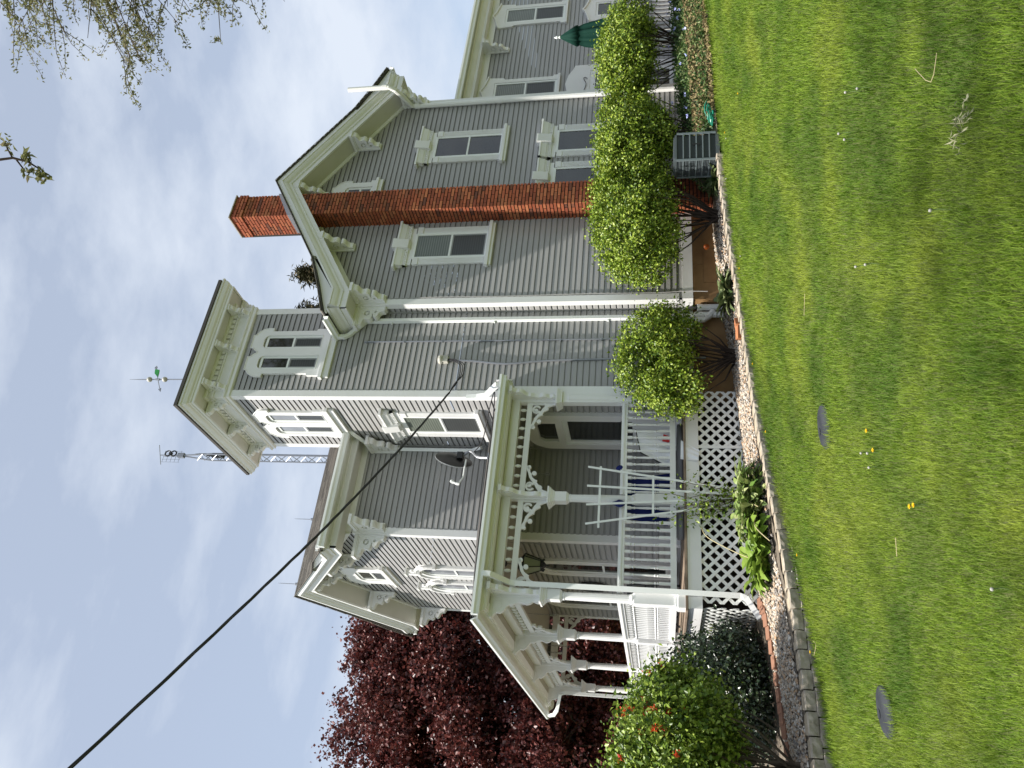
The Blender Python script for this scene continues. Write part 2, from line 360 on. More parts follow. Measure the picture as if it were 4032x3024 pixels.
# foundation and skirt boards
q = MB(); q.box(XG, 14.2, YG+.03, YG+.2, .3, 1.19); q.box(XG+.02, XG+.2, YG+.2, 12, .3, 1.19); q.box(XT+.02, XG+.02, YT+.03, YT+.2, .2, 1.19); 
d_ = MB(); d_.box(XF+.02, XF+.2, YW, 17.9, .1, 1.36); d_.box(XF+.2, XT+.1, YW+.03, YW+.2, .1, 1.36); d_.box(XT+.02, XT+.2, YT+.2, YW, .1, 1.36); d_.build('foundation', mat('shade_dark_foundation', (.05, .042, .036), .95, .1, noise=(6, (.10, .085, .07), .2)), house)  # shade under the porch painted in: darker colour behind the lattice
for x0 in (8.6, 9.35, 10.9, 11.65, 12.4): q.box(x0, x0+.72, YG+.022, YG+.03, .80, 1.0); q.box(x0-.36, x0+.33, YG+.022, YG+.03, 1.012, 1.185)
q.build('foundation', TAN, house)
q = MB(); q.box(XG-.02, XG2+.02, YG-.03, YG+.03, 1.19, 1.365); q.box(XG-.02, XG+.02, YG+.03, YT-.03, 1.19, 1.365); q.box(XT+.1, XG-.02, YT-.03, YT+.03, 1.19, 1.365)
q.build('skirt_board', TRIM, house)
# corner boards: two faces and a little bead
def corner(x, y, z0, z1, sx=.095, sy=.095, back=False):
    b = MB(); b.box(x-.028, x+sx, y-.028, y+.001, z0, z1); b.box(x-.028, x+.001, y+.001, y+sy, z0, z1); b.box(x+sx, x+sx+.012, y-.020, y+.001, z0, z1); b.box(x-.020, x+.001, y+sy, y+sy+.012, z0, z1)
    return b.build('corner_board', TRIM, house)
corner(XT, YT, 1.36, 9.28); corner(XF, YW, 1.40, 7.24); corner(XG, YG, 1.42, 7.2)
b = MB(); b.box(8.245, 8.365, YT-.028, YT+.001, 7.3, 9.28); b.box(8.341, 8.365, YT+.001, YT+.1, 7.3, 9.28); b.build('corner_board', TRIM, house)
b = MB(); b.box(XT-.028, XT+.001, 12.95, 13.078, 6.6, 9.28); b.box(XT+.001, XT+.1, 13.051, 13.078, 6.6, 9.28); b.build('corner_board', TRIM, house)
b = MB(); b.box(XF-.028, XF+.001, 17.83, 17.958, 1.4, 7.24); b.box(XF+.001, XF+.1, 17.931, 17.958, 1.4, 7.24); b.build('corner_board', TRIM, house)
b = MB(); b.box(13.56, 13.688, YG-.028, YG+.001, 1.37, 7.2); b.box(13.661, 13.688, YG+.001, YG+.1, 1.37, 7.2); b.build('corner_board', TRIM, house)
b = MB(); b.box(XG-.035, XG, YT-.05, YT-.017, 1.4, 7.2); b.box(XT-.045, XT-.017, YW-.045, YW-.017, 1.4, 7.2); b.build('inside_corner_strip', SIDE, house)

# gable roofs with kicked eaves, rake mouldings and level returns
def gable(c, hw, he, fn, back, ap=9.23, ev=7.51, eaves=((-1, 1.0), (1, 1.0))):
    """c centre, hw half wall, he half eave; fn(u,z,n) n outwards; back = how far the roof runs behind the wall"""
    sgn = lambda d, s: c+s*d
    k1, k2, kn = he-1.24, he-.64, he-.52                  # flare starts, flare bends, moulding knee
    sl = .622; zr = lambda d: ap-sl*d if d <= k1 else ap-sl*k1+(d-k1)*((ap-sl*k1-.25)-(ap-sl*k1))/.6 if d <= k2 else np.interp(d, [k2, he], [ap-sl*k1-.25, ev])
    top = [(d, float(zr(d))) for d in (0, k1*.5, k1, k1+.2, k1+.4, k2, (k2+he)/2, he)]
    r = MB()                                              # deck and its dark edge
    for s in (-1, 1):
        r.loft([[fn(sgn(d, s), z, n) for n, z in ((.56, z0), (-back, z0), (-back, z0-.02), (.56, z0-.02))] for d, z0 in top])
    ro = r.build('roof', MEMB, house)
    t = MB()                                              # shingles, laid in courses
    for s in (-1, 1):
        L = [0]; 
        for (d0, z0), (d1, z1) in zip(top, top[1:]): L.append(L[-1]+math.hypot(d1-d0, z1-z0))
        at = lambda l: (float(np.interp(l, L, [p[0] for p in top])), float(np.interp(l, L, [p[1] for p in top])))
        l = 0
        while l < L[-1]-.02:
            e = min(l+.14, L[-1]+.015); n = .57-random.random()*.3+.0
            n = .575; first = random.random()*.3
            while n > -back:
                m = max(-back, n-(first if n == .575 else .31)); (d0, z0), (d1, z1) = at(max(0, l-.01)), at(e)
                t.mesh([fn(sgn(d0, s), z0+.006, n-.004), fn(sgn(d1, s), z1+.022, n-.004), fn(sgn(d1, s), z1+.022, m), fn(sgn(d0, s), z0+.006, m), fn(sgn(d1, s), z1+.004, n-.004), fn(sgn(d1, s), z1+.004, m)], [(0, 1, 2, 3), (1, 4, 5, 2)])
                n = m
            l += .14
        for (d0, z0), (d1, z1) in zip(top, top[1:]):      # ragged shingle ends on the rake
            t.mesh([fn(sgn(d0, s), z0+.020, .578), fn(sgn(d1, s), z1+.020, .578), fn(sgn(d1, s), z1+.006, .578), fn(sgn(d0, s), z0+.006, .578)], [(0, 1, 2, 3)])
    t.build('shingles', SHING, ro)
    # rake moulding (profile: n outwards, drop below the roof line)
    prof = [(.545, .055), (.545, .10), (.525, .105), (.52, .135), (.50, .175), (.47, .205), (.462, .235), (.462, .25), (.44, .255), (.44, .36), (.40, .36), (.40, .055)]
    m = MB()
    for s in (-1, 1): m.loft([[fn(sgn(d, s), ap-sl*d-p, n) for n, p in ((.538, .012), (.538, .092), (.45, .092), (.45, .012))] for d in (0, k1-.03)])
    tz = lambda d: ap-.05-sl*d
    zk = tz(kn)+.055                                      # level of the knee line
    for s in (-1, 1):
        m.loft([[fn(sgn(d, s), (ap-.03-sl*d) - p, n) for n, p in prof] for d in (0, kn)])
        lev = [(n, zk+.045-p) for n, p in prof]
        m.loft([[fn(sgn(kn, s), (ap-.03-sl*kn)-p, n) for n, p in prof], [fn(sgn(kn+.0005, s), (ap-.03-sl*kn)-p, n) for n, p in prof]], cap=False)
        for n, p in prof: pass
        z0 = ap-.03-sl*kn
        m.loft([[fn(sgn(d, s), z0-p, n) for n, p in prof] for d in (kn+.0005, he-.16)])
        for s2, run in eaves:                             # along the eave, round the corner
            if s2 == s: m.loft([[fn(sgn(he-.60+n, s), z0-p, q) for n, p in prof] for q in (.40, -run)]); m.loft([[fn(sgn(he-.60+n, s), z0-p, .40) for n, p in prof], [fn(sgn(he-.60+n, s), z0-p, n) for n, p in prof]])
        tri = [(sgn(k1-.05, s), float(zr(k1-.05))-.024), (sgn(k1+.3, s), float(zr(k1+.3))-.024), (sgn(k2, s), float(zr(k2))-.024), (sgn(he-.03, s), ev-.022), (sgn(he-.03, s), z0-.05), (sgn(kn, s), z0-.05)]
        m.plate(tri, [], fn, .44, .50)
    m.build('cornice', TRIM, house)
    f = MB(); z0 = ap-.03-sl*kn
    for s in (-1, 1):                                     # soffits and the frieze board on the wall
        f.loft([[fn(sgn(d, s), ap-.03-.34-sl*d, n) for n in (0, .43)]+[fn(sgn(d, s), ap-.03-.30-sl*d, n) for n in (.43, 0)] for d in (0, kn)])
        f.loft([[fn(sgn(d, s), z0-.34, n) for n in (0, .43)]+[fn(sgn(d, s), z0-.30, n) for n in (.43, 0)] for d in (kn, he-.17)])
        for s2, run in eaves:
            if s2 == s: f.loft([[fn(sgn(d, s), z0-.34, q) for q in (0, -run)]+[fn(sgn(d, s), z0-.30, q) for q in (-run, 0)] for d in (hw-.02, he-.17)])
    f.build('soffit', SOFF, house)
    f = MB()
    for s in (-1, 1):
        f.loft([[fn(sgn(d, s), ap-.375-sl*d, n) for n in (0, .035)]+[fn(sgn(d, s), ap-.47-sl*d, n) for n in (.035, 0)] for d in (0, hw)])
        for s2, run in eaves:
            if s2 == s: q = MB; f.loft([[fn(sgn(hw+n, s), z0-p, w) for n, p in ((0, .34), (.03, .34), (.03, .45), (0, .45))] for w in (.0, -run)])
    f.build('frieze_board', TRIM, house)
    return z0
gz = gable(10.95, 2.71, 3.24, side(YG), 5.0, eaves=((-1, .27), (1, 1.0)))
gable(15.46, 2.47, 3.0, front(XF), 9.0, ap=9.28, ev=7.54, eaves=((-1, 1.78), (1, 3.0)))
q = MB(); q.mesh([(XG2, 11.38, 6.24), (24.4, 11.38, 6.24), (24.4, 15, 6.85), (XG2, 15, 6.85), (XG2, 18.4, 6.3), (24.4, 18.4, 6.3)], [(0, 1, 2, 3), (3, 2, 5, 4)]); q.build('roof', MEMB, house)
q = MB(); q.loft([[(x, 11.85-n, 6.24-p) for n, p in ((.36, .03), (.36, .10), (.33, .12), (.30, .20), (.27, .24), (.27, .30), (0, .30), (0, .03))] for x in (XG2+.0, 24.4)]); q.build('cornice', TRIM, house)
q = MB(); q.box(XG2, 24.4, 11.82, 11.85, 5.78, 5.94); q.build('frieze_board', TRIM, house)

# gutters: open trough profile
def gutter(p0, p1, outv, drop=.10, w=.10):
    o = Vector(outv); a, b = Vector(p0), Vector(p1); pr = [(0, 0), (.0, -drop), (w*.62, -drop), (w*.72, -drop*.6), (w, -drop*.35), (w, 0), (w*.9, -.005), (w*.62, -drop*.5), (w*.55, -drop+.012), (.012, -drop+.012), (.012, 0)]
    q = MB(); q.loft([[tuple(e+o*x+Vector((0, 0, z))) for x, z in pr] for e in (a, b)]); return q.build('gutter', VINYL, house)
gutter((7.70, 10.44, 7.53), (7.70, 11.09, 7.53), (-1, 0, 0)); gutter((14.20, 10.36, 7.50), (14.20, 14, 7.50), (1, 0, 0))
gutter((4.20, 12.45, 7.58), (6.44, 12.45, 7.58), (0, -1, 0), .12); gutter((4.22, 18.5, 7.56), (10, 18.5, 7.56), (0, 1, 0)); gutter((XG2, 11.37, 6.25), (24.4, 11.37, 6.25), (0, -1, 0), .12)

# tower cornice
EX0, EX1, EY0, EY1 = 6.0, 8.74, 10.64, 13.49
def square_sweep(mb, prof):                               # profile (overhang from the tower wall, z), mitred round the tower
    def ring(o, z): return [(XT-o, YT-o, z), (8.34+o, YT-o, z), (8.34+o, 13.05+o, z), (XT-o, 13.05+o, z)]
    rs = [ring(o, z) for o, z in prof]; return mb.loft(rs+[rs[0]], cap=False)
m = square_sweep(MB(), [(.44, 9.90), (.455, 9.90), (.455, 9.865), (.43, 9.86), (.425, 9.83), (.405, 9.79), (.37, 9.77), (.365, 9.75), (.345, 9.745), (.345, 9.70), (.31, 9.70), (.31, 9.90)])
m.build('cornice', TRIM, house)
m = MB(); square_sweep(m, [(0, 9.72), (.32, 9.72), (.32, 9.75), (0, 9.75)]); m.build('soffit', SOFF, house)
m = MB(); square_sweep(m, [(0, 9.72), (.05, 9.72), (.05, 9.40), (.075, 9.385), (.09, 9.35), (.075, 9.33), (.06, 9.33), (.06, 9.27), (.03, 9.255), (0, 9.255)]); fz = m.build('frieze', TRIM, house)
m = MB(); square_sweep(m, [(.05, 9.72), (.11, 9.72), (.11, 9.685), (.09, 9.67), (.05, 9.67)]); square_sweep(m, [(.05, 9.59), (.075, 9.59), (.075, 9.565), (.05, 9.56)])
for i in range(16):
    t = (i+.5)/16; u = XT+.02+1.82*t
    m.box(u-.036, u+.036, YT-.095, YT-.05, 9.595, 9.668)
    v = YT+.02+1.89*t; m.box(XT-.095, XT-.05, v-.036, v+.036, 9.595, 9.668)
m.build('dentil_band', TRIM, fz)
m = MB(); m.loft([[(XT-.48, YT-.48, z), (8.34+.40, YT-.48, z), (8.34+.40, 13.05+.44, z), (XT-.48, 13.05+.44, z)] for z in (9.905, 9.965)]+[[(7.39, 12.07, 10.36), (7.43, 12.07, 10.36), (7.43, 12.10, 10.36), (7.39, 12.10, 10.36)]]); m.build('roof', MEMB, house)

# scroll brackets under the eaves
def bracket_mesh(h, p, t):
    """h height, p projection, t thickness; hangs below z=0, against the wall at y=0, reaching to -y"""
    b = MB(); fx = lambda k: (lambda u, w, n: (n, -u, w))
    b.box(-t*.75, t*.75, -p*1.02, 0, -.10*h, 0); b.box(-t*.62, t*.62, -p*.94, 0, -.145*h, -.10*h)
    S_ = smooth_line([(0, -.145*h), (.86*p, -.145*h), (.93*p, -.19*h), (.86*p, -.26*h), (.66*p, -.31*h), (.62*p, -.40*h), (.66*p, -.48*h), (.58*p, -.56*h), (.40*p, -.575*h), (.33*p, -.57*h)], 3)+smooth_line([(.36*p, -.60*h), (.50*p, -.62*h), (.54*p, -.69*h), (.46*p, -.76*h), (.30*p, -.80*h), (.22*p, -.88*h), (.20*p, -.97*h), (0, -.97*h)], 3)
    e1 = [(.32*p+.105*h*cos(k*pi/5), -.40*h+.10*h*sin(k*pi/5)) for k in range(10)]
    e2 = [(.26*p+.05*h*cos(k*pi/4), -.685*h+.05*h*sin(k*pi/4)) for k in range(8)]
    b.plate(S_, [e1, e2], fx(0), -t*.5, t*.5)
    core = [(.12*p+(u-.12*p)*.86 if u > .12*p else u, w) for u, w in S_]
    b.plate(core, [], fx(0), -t*.22, t*.22)
    for k in (-1, 1):
        b.plate([(.34*p+.05*h*cos(i*pi/4), -.40*h+.05*h*sin(i*pi/4)) for i in range(8)], [], fx(0), k*t*.2, k*t*.52)
    b.box(-t*.68, t*.68, -.035, 0, -h, -.145*h)
    return b
def put_brackets(h, p, t, spots):
    src = None
    for (x, y, z, rz) in spots:
        if src is None: src = bracket_mesh(h, p, t).build('bracket', TRIM, house, loc=(x, y, z), rz=rz)
        else: part_copy(src, house, (x, y, z), rz)
F_ = -pi/2                                               # facing the street
put_brackets(.36, .27, .085, [(x, YT-.05, 9.70, 0) for x in (6.60, 7.41, 8.22)]+[(XT-.05, y, 9.70, F_) for y in (11.24, 12.08, 12.93)]+[(8.39, y, 9.70, pi/2) for y in (11.24, 12.08, 12.93)])
zb = gz-.34
put_brackets(.56, .41, .12, [(8.33, YG-.03, zb, 0), (13.56, YG-.03, zb, 0), (XG-.03, YG+.09, zb, F_), (13.69, YG+.10, zb, pi/2),
    (9.58, YG-.03, 8.02, 0), (12.32, YG-.03, 8.02, 0), (10.95, YG-.03, 8.84, 0),
    (XF-.03, 13.09, zb+.02, F_), (XF-.03, 17.83, zb+.02, F_), (XF+.09, YW-.03, zb+.02, 0), (XF-.03, 14.22, 8.08, F_), (XF-.03, 16.70, 8.08, F_), (XF-.03, 15.46, 8.87, F_), (6.36, YW-.03, zb+.02, 0)])
put_brackets(.62, .34, .10, [(16.55, 11.82, 5.94, 0), (19.4, 11.82, 5.94, 0), (22.2, 11.82, 5.94, 0)])

# brick chimney, brick by brick
cx0, cx1, cy0, cy1 = 10.15, 10.69, 10.45, 10.86
b = MB(); b.box(cx0+.016, cx1-.016, cy0+.016, cy1+.2, .4, 10.08); mo = b.build('chimney', MORT, house)
b = MB(); z = .45; k = 0; L = .20; ch = .0655
while z < 10.06:
    g = .018; zz = z+ch-g; cap = .022 if 9.80 < z < 9.98 else 0
    def run(a0, a1, off, f):
        u = a0-off
        while u < a1-.005:
            v = min(u+L, a1); s0 = max(u, a0)
            if v-s0 > .02: j = random.uniform(-.003, .003); f(s0+(g/2 if s0 > a0 else 0), v-(g/2 if v < a1 else 0), j)
            u += L
    off = 0 if k % 2 else L/2
    deep = cy1+(.13 if z > 8.75 else 0)
    run(cx0-cap, cx1+cap, off, lambda s, e, j: b.box(s, e, cy0-cap+j, cy0+.02, z, zz))
    run(cy0+.02, deep+cap, L/2-off, lambda s, e, j: b.box(cx0-cap+j, cx0+.02, s, e, z, zz))
    run(cy0+.02, deep+cap, L/2-off, lambda s, e, j: b.box(cx1-.02, cx1+cap+j, s, e, z, zz))
    if z > 8.75: run(cx0-cap, cx1+cap, off, lambda s, e, j: b.box(s, e, deep-.02, deep+cap, z, zz))
    z += ch; k += 1
b.build('bricks', BRICK, mo)
b = MB(); b.box(cx0-.03, cx1+.03, cy0-.03, cy1+.16, 10.06, 10.08); b.box(cx0+.13, cx1-.13, cy0+.1, cy1, 10.11, 10.16); b.build('cap', CONC, mo)
b = MB(); b.loft([[(x, y, z) for x, y, z in ((cx0-.02, cy0-.02, z0), (cx1+.02, cy0-.02, z1), (cx1+.02, cy0+.5, z1), (cx0-.02, cy0+.5, z0))] for z0, z1 in ((8.70, 9.03), (8.84, 9.17))]); b.build('flashing', GALV, mo)

# ------------------------------------------------------------ windows (local: x along the wall, -y outwards, z up from the sill)
ID = lambda u, w, n: (u, -n, w)
def frame(mb, x0, x1, z0, z1, b, n0, n1):
    mb.box(x0, x0+b, -n1, -n0, z0, z1); mb.box(x1-b, x1, -n1, -n0, z0, z1); mb.box(x0+b, x1-b, -n1, -n0, z1-b, z1); mb.box(x0+b, x1-b, -n1, -n0, z0, z0+b)
def panes(o, x0, x1, z0, zm, z1, mu, ml, grey=True):
    q = MB(); q.box(x0, x1, -.036, -.030, zm, z1); q.build('pane', mu, o)
    q = MB(); q.box(x0, x1, -.034, -.028, z0, zm); q.build('pane', ml, o)
    q = MB(); frame(q, x0-.045, x1+.045, z0-.045, z1+.045, .045, .0, .05); q.box(x0, x1, -.045, -.02, zm-.018, zm+.018); q.build('sash', VINYL, o)
    if grey: q = MB(); frame(q, x0, x1, z0, zm-.018, .026, .02, .042); q.build('screen_frame', SASHG, o)
def place(o_loc, fn0, rz):
    o = fn0.build('window', TRIM, house, loc=o_loc, rz=rz); WP[o.name] = Vector((0, 0, 0)); return o
def hood_window(loc, rz, gw=.26, gh=1.33, mu=GLASS, ml=SCREEN, grey=True):
    """flat headed window with a moulded, dentilled hood and a keystone"""
    q = MB(); zt = .10+gh
    for s in (-1, 1):
        q.box(min(s*(gw+.045), s*(gw+.18)), max(s*(gw+.045), s*(gw+.18)), -.055, 0, .08, zt+.02)
        for k in range(4): x = s*(gw+.068+.029*k); q.box(x-.008, x+.008, -.064, -.05, .09, zt-.12)
        q.box(min(s*(gw+.04), s*(gw+.19)), max(s*(gw+.04), s*(gw+.19)), -.07, 0, zt-.09, zt+.02)
    q.box(-gw-.18, gw+.18, -.05, 0, zt+.045, zt+.14)
    o = place(loc, q, rz)
    panes(o, -gw, gw, .10, .10+gh*.5, zt, mu, ml, grey)
    H = MB(); hw = gw+.295
    H.loft([[(x, -n, z) for n, z in ((0, zt+.13), (.075, zt+.13), (.075, zt+.19), (.085, zt+.19), (.095, zt+.215), (.105, zt+.225), (.115, zt+.26), (.135, zt+.32), (.145, zt+.33), (.15, zt+.33), (.15, zt+.365), (0, zt+.385))] for x in (-gw-.22, gw+.22)])
    for s in (-1, 1): H.loft([[(s*(gw+.22), 0, zt+.13+d), (s*(gw+.22), -n, zt+.13+d)] for n, d in ((.075, 0),)]+[[(s*(gw+.22), 0, zt+.2), (s*(gw+.22), -.09, zt+.2)]], cap=False)
    H.loft([[(x, -n, z) for n, z in ((0, zt+.225), (.10, zt+.225), (.15, zt+.335), (.15, zt+.365), (0, zt+.385))] for x in (-hw+.06, -gw-.22)]); H.loft([[(x, -n, z) for n, z in ((0, zt+.225), (.10, zt+.225), (.15, zt+.335), (.15, zt+.365), (0, zt+.385))] for x in (gw+.22, hw-.06)])
    H.box(-hw, -hw+.06, -.151, 0, zt+.325, zt+.37); H.box(hw-.06, hw, -.151, 0, zt+.325, zt+.37)
    for k in range(17):
        x = -gw-.18+(2*gw+.36)*k/16
        if abs(x) > .11: H.box(x-.011, x+.011, -.092, -.07, zt+.155, zt+.18)
    H.loft([[(x*t, -n, z) for x, n in ((-.105, 0), (.105, 0), (.105, nn), (-.105, nn))] for t, nn, z in ((.8, .09, zt+.10), (.95, .14, zt+.13), (1, .175, zt+.40), (1, .175, zt+.43))])
    H.build('hood', TRIM, o)
    B = MB(); B.box(-gw-.27, gw+.27, -.105, 0, .0, .055); B.box(-gw-.24, gw+.24, -.07, 0, -.05, 0); B.loft([[(x, 0, .055), (x, -.10, .055), (x, -.06, .08), (x, 0, .08)] for x in (-gw-.25, gw+.25)]); B.build('sill', TRIM, o)
    return o
hood_window((12.20, YG, 4.81), 0, ml=GLASS, grey=False)
hood_window((9.56, YG, 4.81), 0, mu=BLIND)
hood_window((12.19, YG, 2.0), 0, gh=1.62, grey=False, ml=GLASS); hood_window((11.14, YG, 2.0), 0, gh=1.62, grey=False, ml=GLASS)
hood_window((XT, 12.07, 4.81), F_, mu=BLIND)
# tower windows: two lights under one scalloped casing
def twin_window(loc, rz, mu=GLASS):
    Lh = [(-.50, .0), (-.50, .24), (-.46, .25), (-.46, 1.10), (-.52, 1.11), (-.52, 1.19)]+arc(-.25, 1.19, .27, 180, 118, 6)+[(-.37, 1.47), (-.10, 1.47)]+arc(-.25, 1.19, .27, 55, 25, 3)
    ol = Lh+[(0, 1.33)]+[(-a, b) for a, b in reversed(Lh)]
    hole = lambda c: [(c-.145, .10), (c+.145, .10), (c+.145, 1.14)]+arc(c+.045, 1.14, .10, 0, 90, 5)+arc(c-.045, 1.14, .10, 90, 180, 5)+[(c-.145, 1.14)]
    q = MB(); q.plate(ol, [hole(-.222), hole(.222)], ID, 0, .07)
    o = place(loc, q, rz)
    e = MB(); e.tube([(a, -.068, b) for a, b in ol if b > .9], .014, 5)
    for c in (-.222, .222): e.tube([(a, -.070, b) for a, b in hole(c)], .008, 4)
    e.build('edge_bead', TRIM, o)
    for c in (-.222, .222): panes(o, c-.10, c+.10, .12, .66, 1.16, mu, SCREEN)
    B = MB(); B.box(-.56, .56, -.10, 0, -.06, 0); B.box(-.53, .53, -.065, 0, -.17, -.06); B.build('sill', TRIM, o)
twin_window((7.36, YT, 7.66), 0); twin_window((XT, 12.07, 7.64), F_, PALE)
# gable windows with a lobed casing
def lobed_window(loc, rz, gw, hw, gh):
    Lh = [(-hw, 0), (-hw, .10), (-hw+.05, .11), (-hw+.05, gh-.12), (-hw, gh-.11), (-hw, gh-.02)]+arc(-hw+.27, gh-.02, .27, 180, 115, 5)+[(-hw+.17, gh+.28), (-.08, gh+.28)]
    ol = Lh+[(-.06, gh+.24), (.06, gh+.24)]+[(-a, b) for a, b in reversed(Lh)]
    q = MB(); r_ = .09
    q.plate(ol, [[(-gw, .05), (gw, .05), (gw, gh-r_)]+arc(gw-r_, gh-r_, r_, 0, 90, 4)+arc(-gw+r_, gh-r_, r_, 90, 180, 4)+[(-gw, gh-r_)]], ID, 0, .07)
    o = place(loc, q, rz); e = MB(); e.tube([(a, -.068, b) for a, b in ol if b > gh*.5], .014, 5); e.build('edge_bead', TRIM, o); panes(o, -gw+.045, gw-.045, .09, gh*.5, gh-.06, GLASS, SCREEN)
    B = MB(); B.box(-hw-.05, hw+.05, -.10, 0, -.06, 0); B.box(-hw-.02, hw+.02, -.065, 0, -.14, -.06); B.build('sill', TRIM, o)
lobed_window((10.97, YG, 7.36), 0, .19, .36, .62); lobed_window((XF, 15.46, 7.32), F_, .27, .53, .66)
# street wing: round-headed pair under ornate hoods, and tall arched windows on the porch
def arched_window(loc, rz, gw, gh, key=True, cw=.14, mu=GLASS):
    A = lambda r, z: arc(0, z, r, 180, 0, 12)
    q = MB(); zt = .1+gh-gw
    q.plate([(-gw-cw, 0), (-gw-cw, zt)]+A(gw+cw, zt)[1:]+[(gw+cw, 0)], [[(-gw, .1)]+A(gw, zt)+[(gw, .1)]], ID, 0, .075)
    for s in (-1, 1):
        for k in range(3): x = s*(gw+.04+.035*k); q.box(x-.009, x+.009, -.084, -.07, .1, zt-.1)
    o = place(loc, q, rz); g2 = gw-.04
    p = MB(); p.plate([(-g2, .14)]+arc(0, zt, g2, 180, 0, 10)+[(g2, .14)], [], ID, .028, .034); p.build('pane', mu, o)
    p = MB(); p.plate([(-gw, .1)]+A(gw, zt)+[(gw, .1)], [[(-g2, .14)]+arc(0, zt, g2, 180, 0, 10)+[(g2, .14)]], ID, 0, .05); p.box(-g2, g2, -.045, -.02, .1+gh*.5-.02, .1+gh*.5+.02); p.build('sash', VINYL, o)
    if key:
        h_ = MB(); A2 = lambda r: arc(0, zt, r, 180, 0, 12)
        h_.plate([(-gw-cw-.03, zt-.12)]+A2(gw+cw+.03)+[(gw+cw+.03, zt-.12), (gw+cw-.02, zt-.12)]+list(reversed(A2(gw+cw-.02)))+[(-gw-cw+.02, zt-.12)], [], ID, .07, .105)
        h_.box(-.055, .055, -.13, 0, zt+gw+.05, zt+gw+.30); h_.box(-.085, .085, -.15, 0, zt+gw+.30, zt+gw+.34); h_.box(-.07, .07, -.14, 0, zt+gw+.02, zt+gw+.05)
        for s in (-1, 1): h_.plate([(s*.10+.05*cos(k*pi/5), zt+gw+.17+.05*sin(k*pi/5)) for k in range(10)], [], ID, .07, .11); h_.box(min(s*(gw+cw-.03), s*(gw+cw+.05)), max(s*(gw+cw-.03), s*(gw+cw+.05)), -.12, 0, zt-.17, zt-.10)
        h_.build('hood', TRIM, o)
    B = MB(); B.box(-gw-cw-.05, gw+cw+.05, -.10, 0, -.06, 0); B.build('sill', TRIM, o)
    return o
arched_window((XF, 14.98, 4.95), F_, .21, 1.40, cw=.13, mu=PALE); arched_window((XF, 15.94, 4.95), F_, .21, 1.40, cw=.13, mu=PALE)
arched_window((XF, 14.34, 1.50), F_, .25, 2.34, False, .17); arched_window((XF, 16.58, 1.50), F_, .25, 2.34, False, .17)
# entrance door on the tower's street side
q = MB(); zt = 3.55-1.38
q.plate([(-.62, 0), (-.62, zt)]+smooth_line([(-.62, zt), (-.60, zt+.22), (-.45, zt+.42), (-.2, zt+.52), (0, zt+.54)], 3)+smooth_line([(0, zt+.54), (.2, zt+.52), (.45, zt+.42), (.60, zt+.22), (.62, zt)], 3)+[(.62, 0)],
        [[(-.45, .02), (-.45, 2.02), (.45, 2.02), (.45, .02)], [(-.34, 2.14), (-.34, 2.40), (-.26, 2.47), (.26, 2.47), (.34, 2.40), (.34, 2.14)]], ID, 0, .09)
dr = q.build('door', TRIM, house, loc=(XT, 12.24, 1.38), rz=F_); WP[dr.name] = Vector((0, 0, 0))
q = MB(); q.box(-.36, .36, -.032, -.026, 2.1, 2.5); q.build('transom_pane', GLASS, dr)
q = MB(); frame(q, -.45, .45, .02, 2.02, .09, 0, .055); q.box(-.36, .36, -.05, -.01, .1, .82); q.build('leaf', VINYL, dr)
q = MB(); q.box(-.36, .36, -.034, -.028, .82, 1.94); q.build('pane', GLASS, dr)
q = MB(); q.tube([(.40, -.055, 1.0), (.40, -.10, 1.0)], .012, 6); q.tube([(.40, -.10, 1.0), (.29, -.105, 1.0)], .011, 6); q.build('handle', BLACK, dr)
# rear wing: pointed wavy heads
def pointed_window(loc, gw, gh, mu=BLIND):
    hw = gw+.21; q = MB(); zt = .06+gh
    q.plate([(-hw, 0), (-hw, .10), (-hw+.05, .12), (-hw+.05, zt-.18), (-hw, zt-.16), (-hw-.03, zt+.20)]+smooth_line([(-hw-.03, zt+.20), (-hw+.08, zt+.22), (-gw*.6, zt+.29), (0, zt+.36)], 3)+smooth_line([(0, zt+.36), (gw*.6, zt+.29), (hw-.08, zt+.22), (hw+.03, zt+.20)], 3)+[(hw, zt-.16), (hw-.05, zt-.18), (hw-.05, .12), (hw, .10), (hw, 0)],
            [[(-gw-.05, .01), (-gw-.05, zt+.05), (gw+.05, zt+.05), (gw+.05, .01)]], ID, 0, .06)
    o = place(loc, q, 0); panes(o, -gw, gw, .06, .06+gh*.5, zt, mu, SCREEN)
    h_ = MB(); P = [(-hw-.05, zt+.19)]+smooth_line([(-hw-.05, zt+.19), (-hw+.08, zt+.215), (-gw*.6, zt+.28), (0, zt+.35)], 3); P += [(-a, b) for a, b in reversed(P)]
    h_.plate(P+[(a, b+.035) for a, b in reversed(P)], [], ID, 0, .10); h_.build('hood', TRIM, o)
    B = MB(); B.box(-hw-.02, hw+.02, -.08, 0, -.05, 0); B.build('sill', TRIM, o)
pointed_window((15.08, 11.85, 4.06), .22, 1.38); pointed_window((17.90, 11.85, 4.04), .23, 1.40); pointed_window((17.86, 11.85, 2.5), .22, .68, GLASS); pointed_window((20.6, 11.85, 4.04), .23, 1.40)
q = MB(); hw = .62; P = [(-hw, 0), (-hw, 2.28)]+smooth_line([(-hw, 2.28), (-hw+.15, 2.33), (-.3, 2.42), (0, 2.48)], 3)+smooth_line([(0, 2.48), (.3, 2.42), (hw-.15, 2.33), (hw, 2.28)], 3)+[(hw, 0)]
q.plate(P, [[(-.42, .02), (-.42, 1.92), (.42, 1.92), (.42, .02)]], ID, 0, .06)
dr = q.build('door', TRIM, house, loc=(15.15, 11.85, 1.4), rz=0); WP[dr.name] = Vector((0, 0, 0))
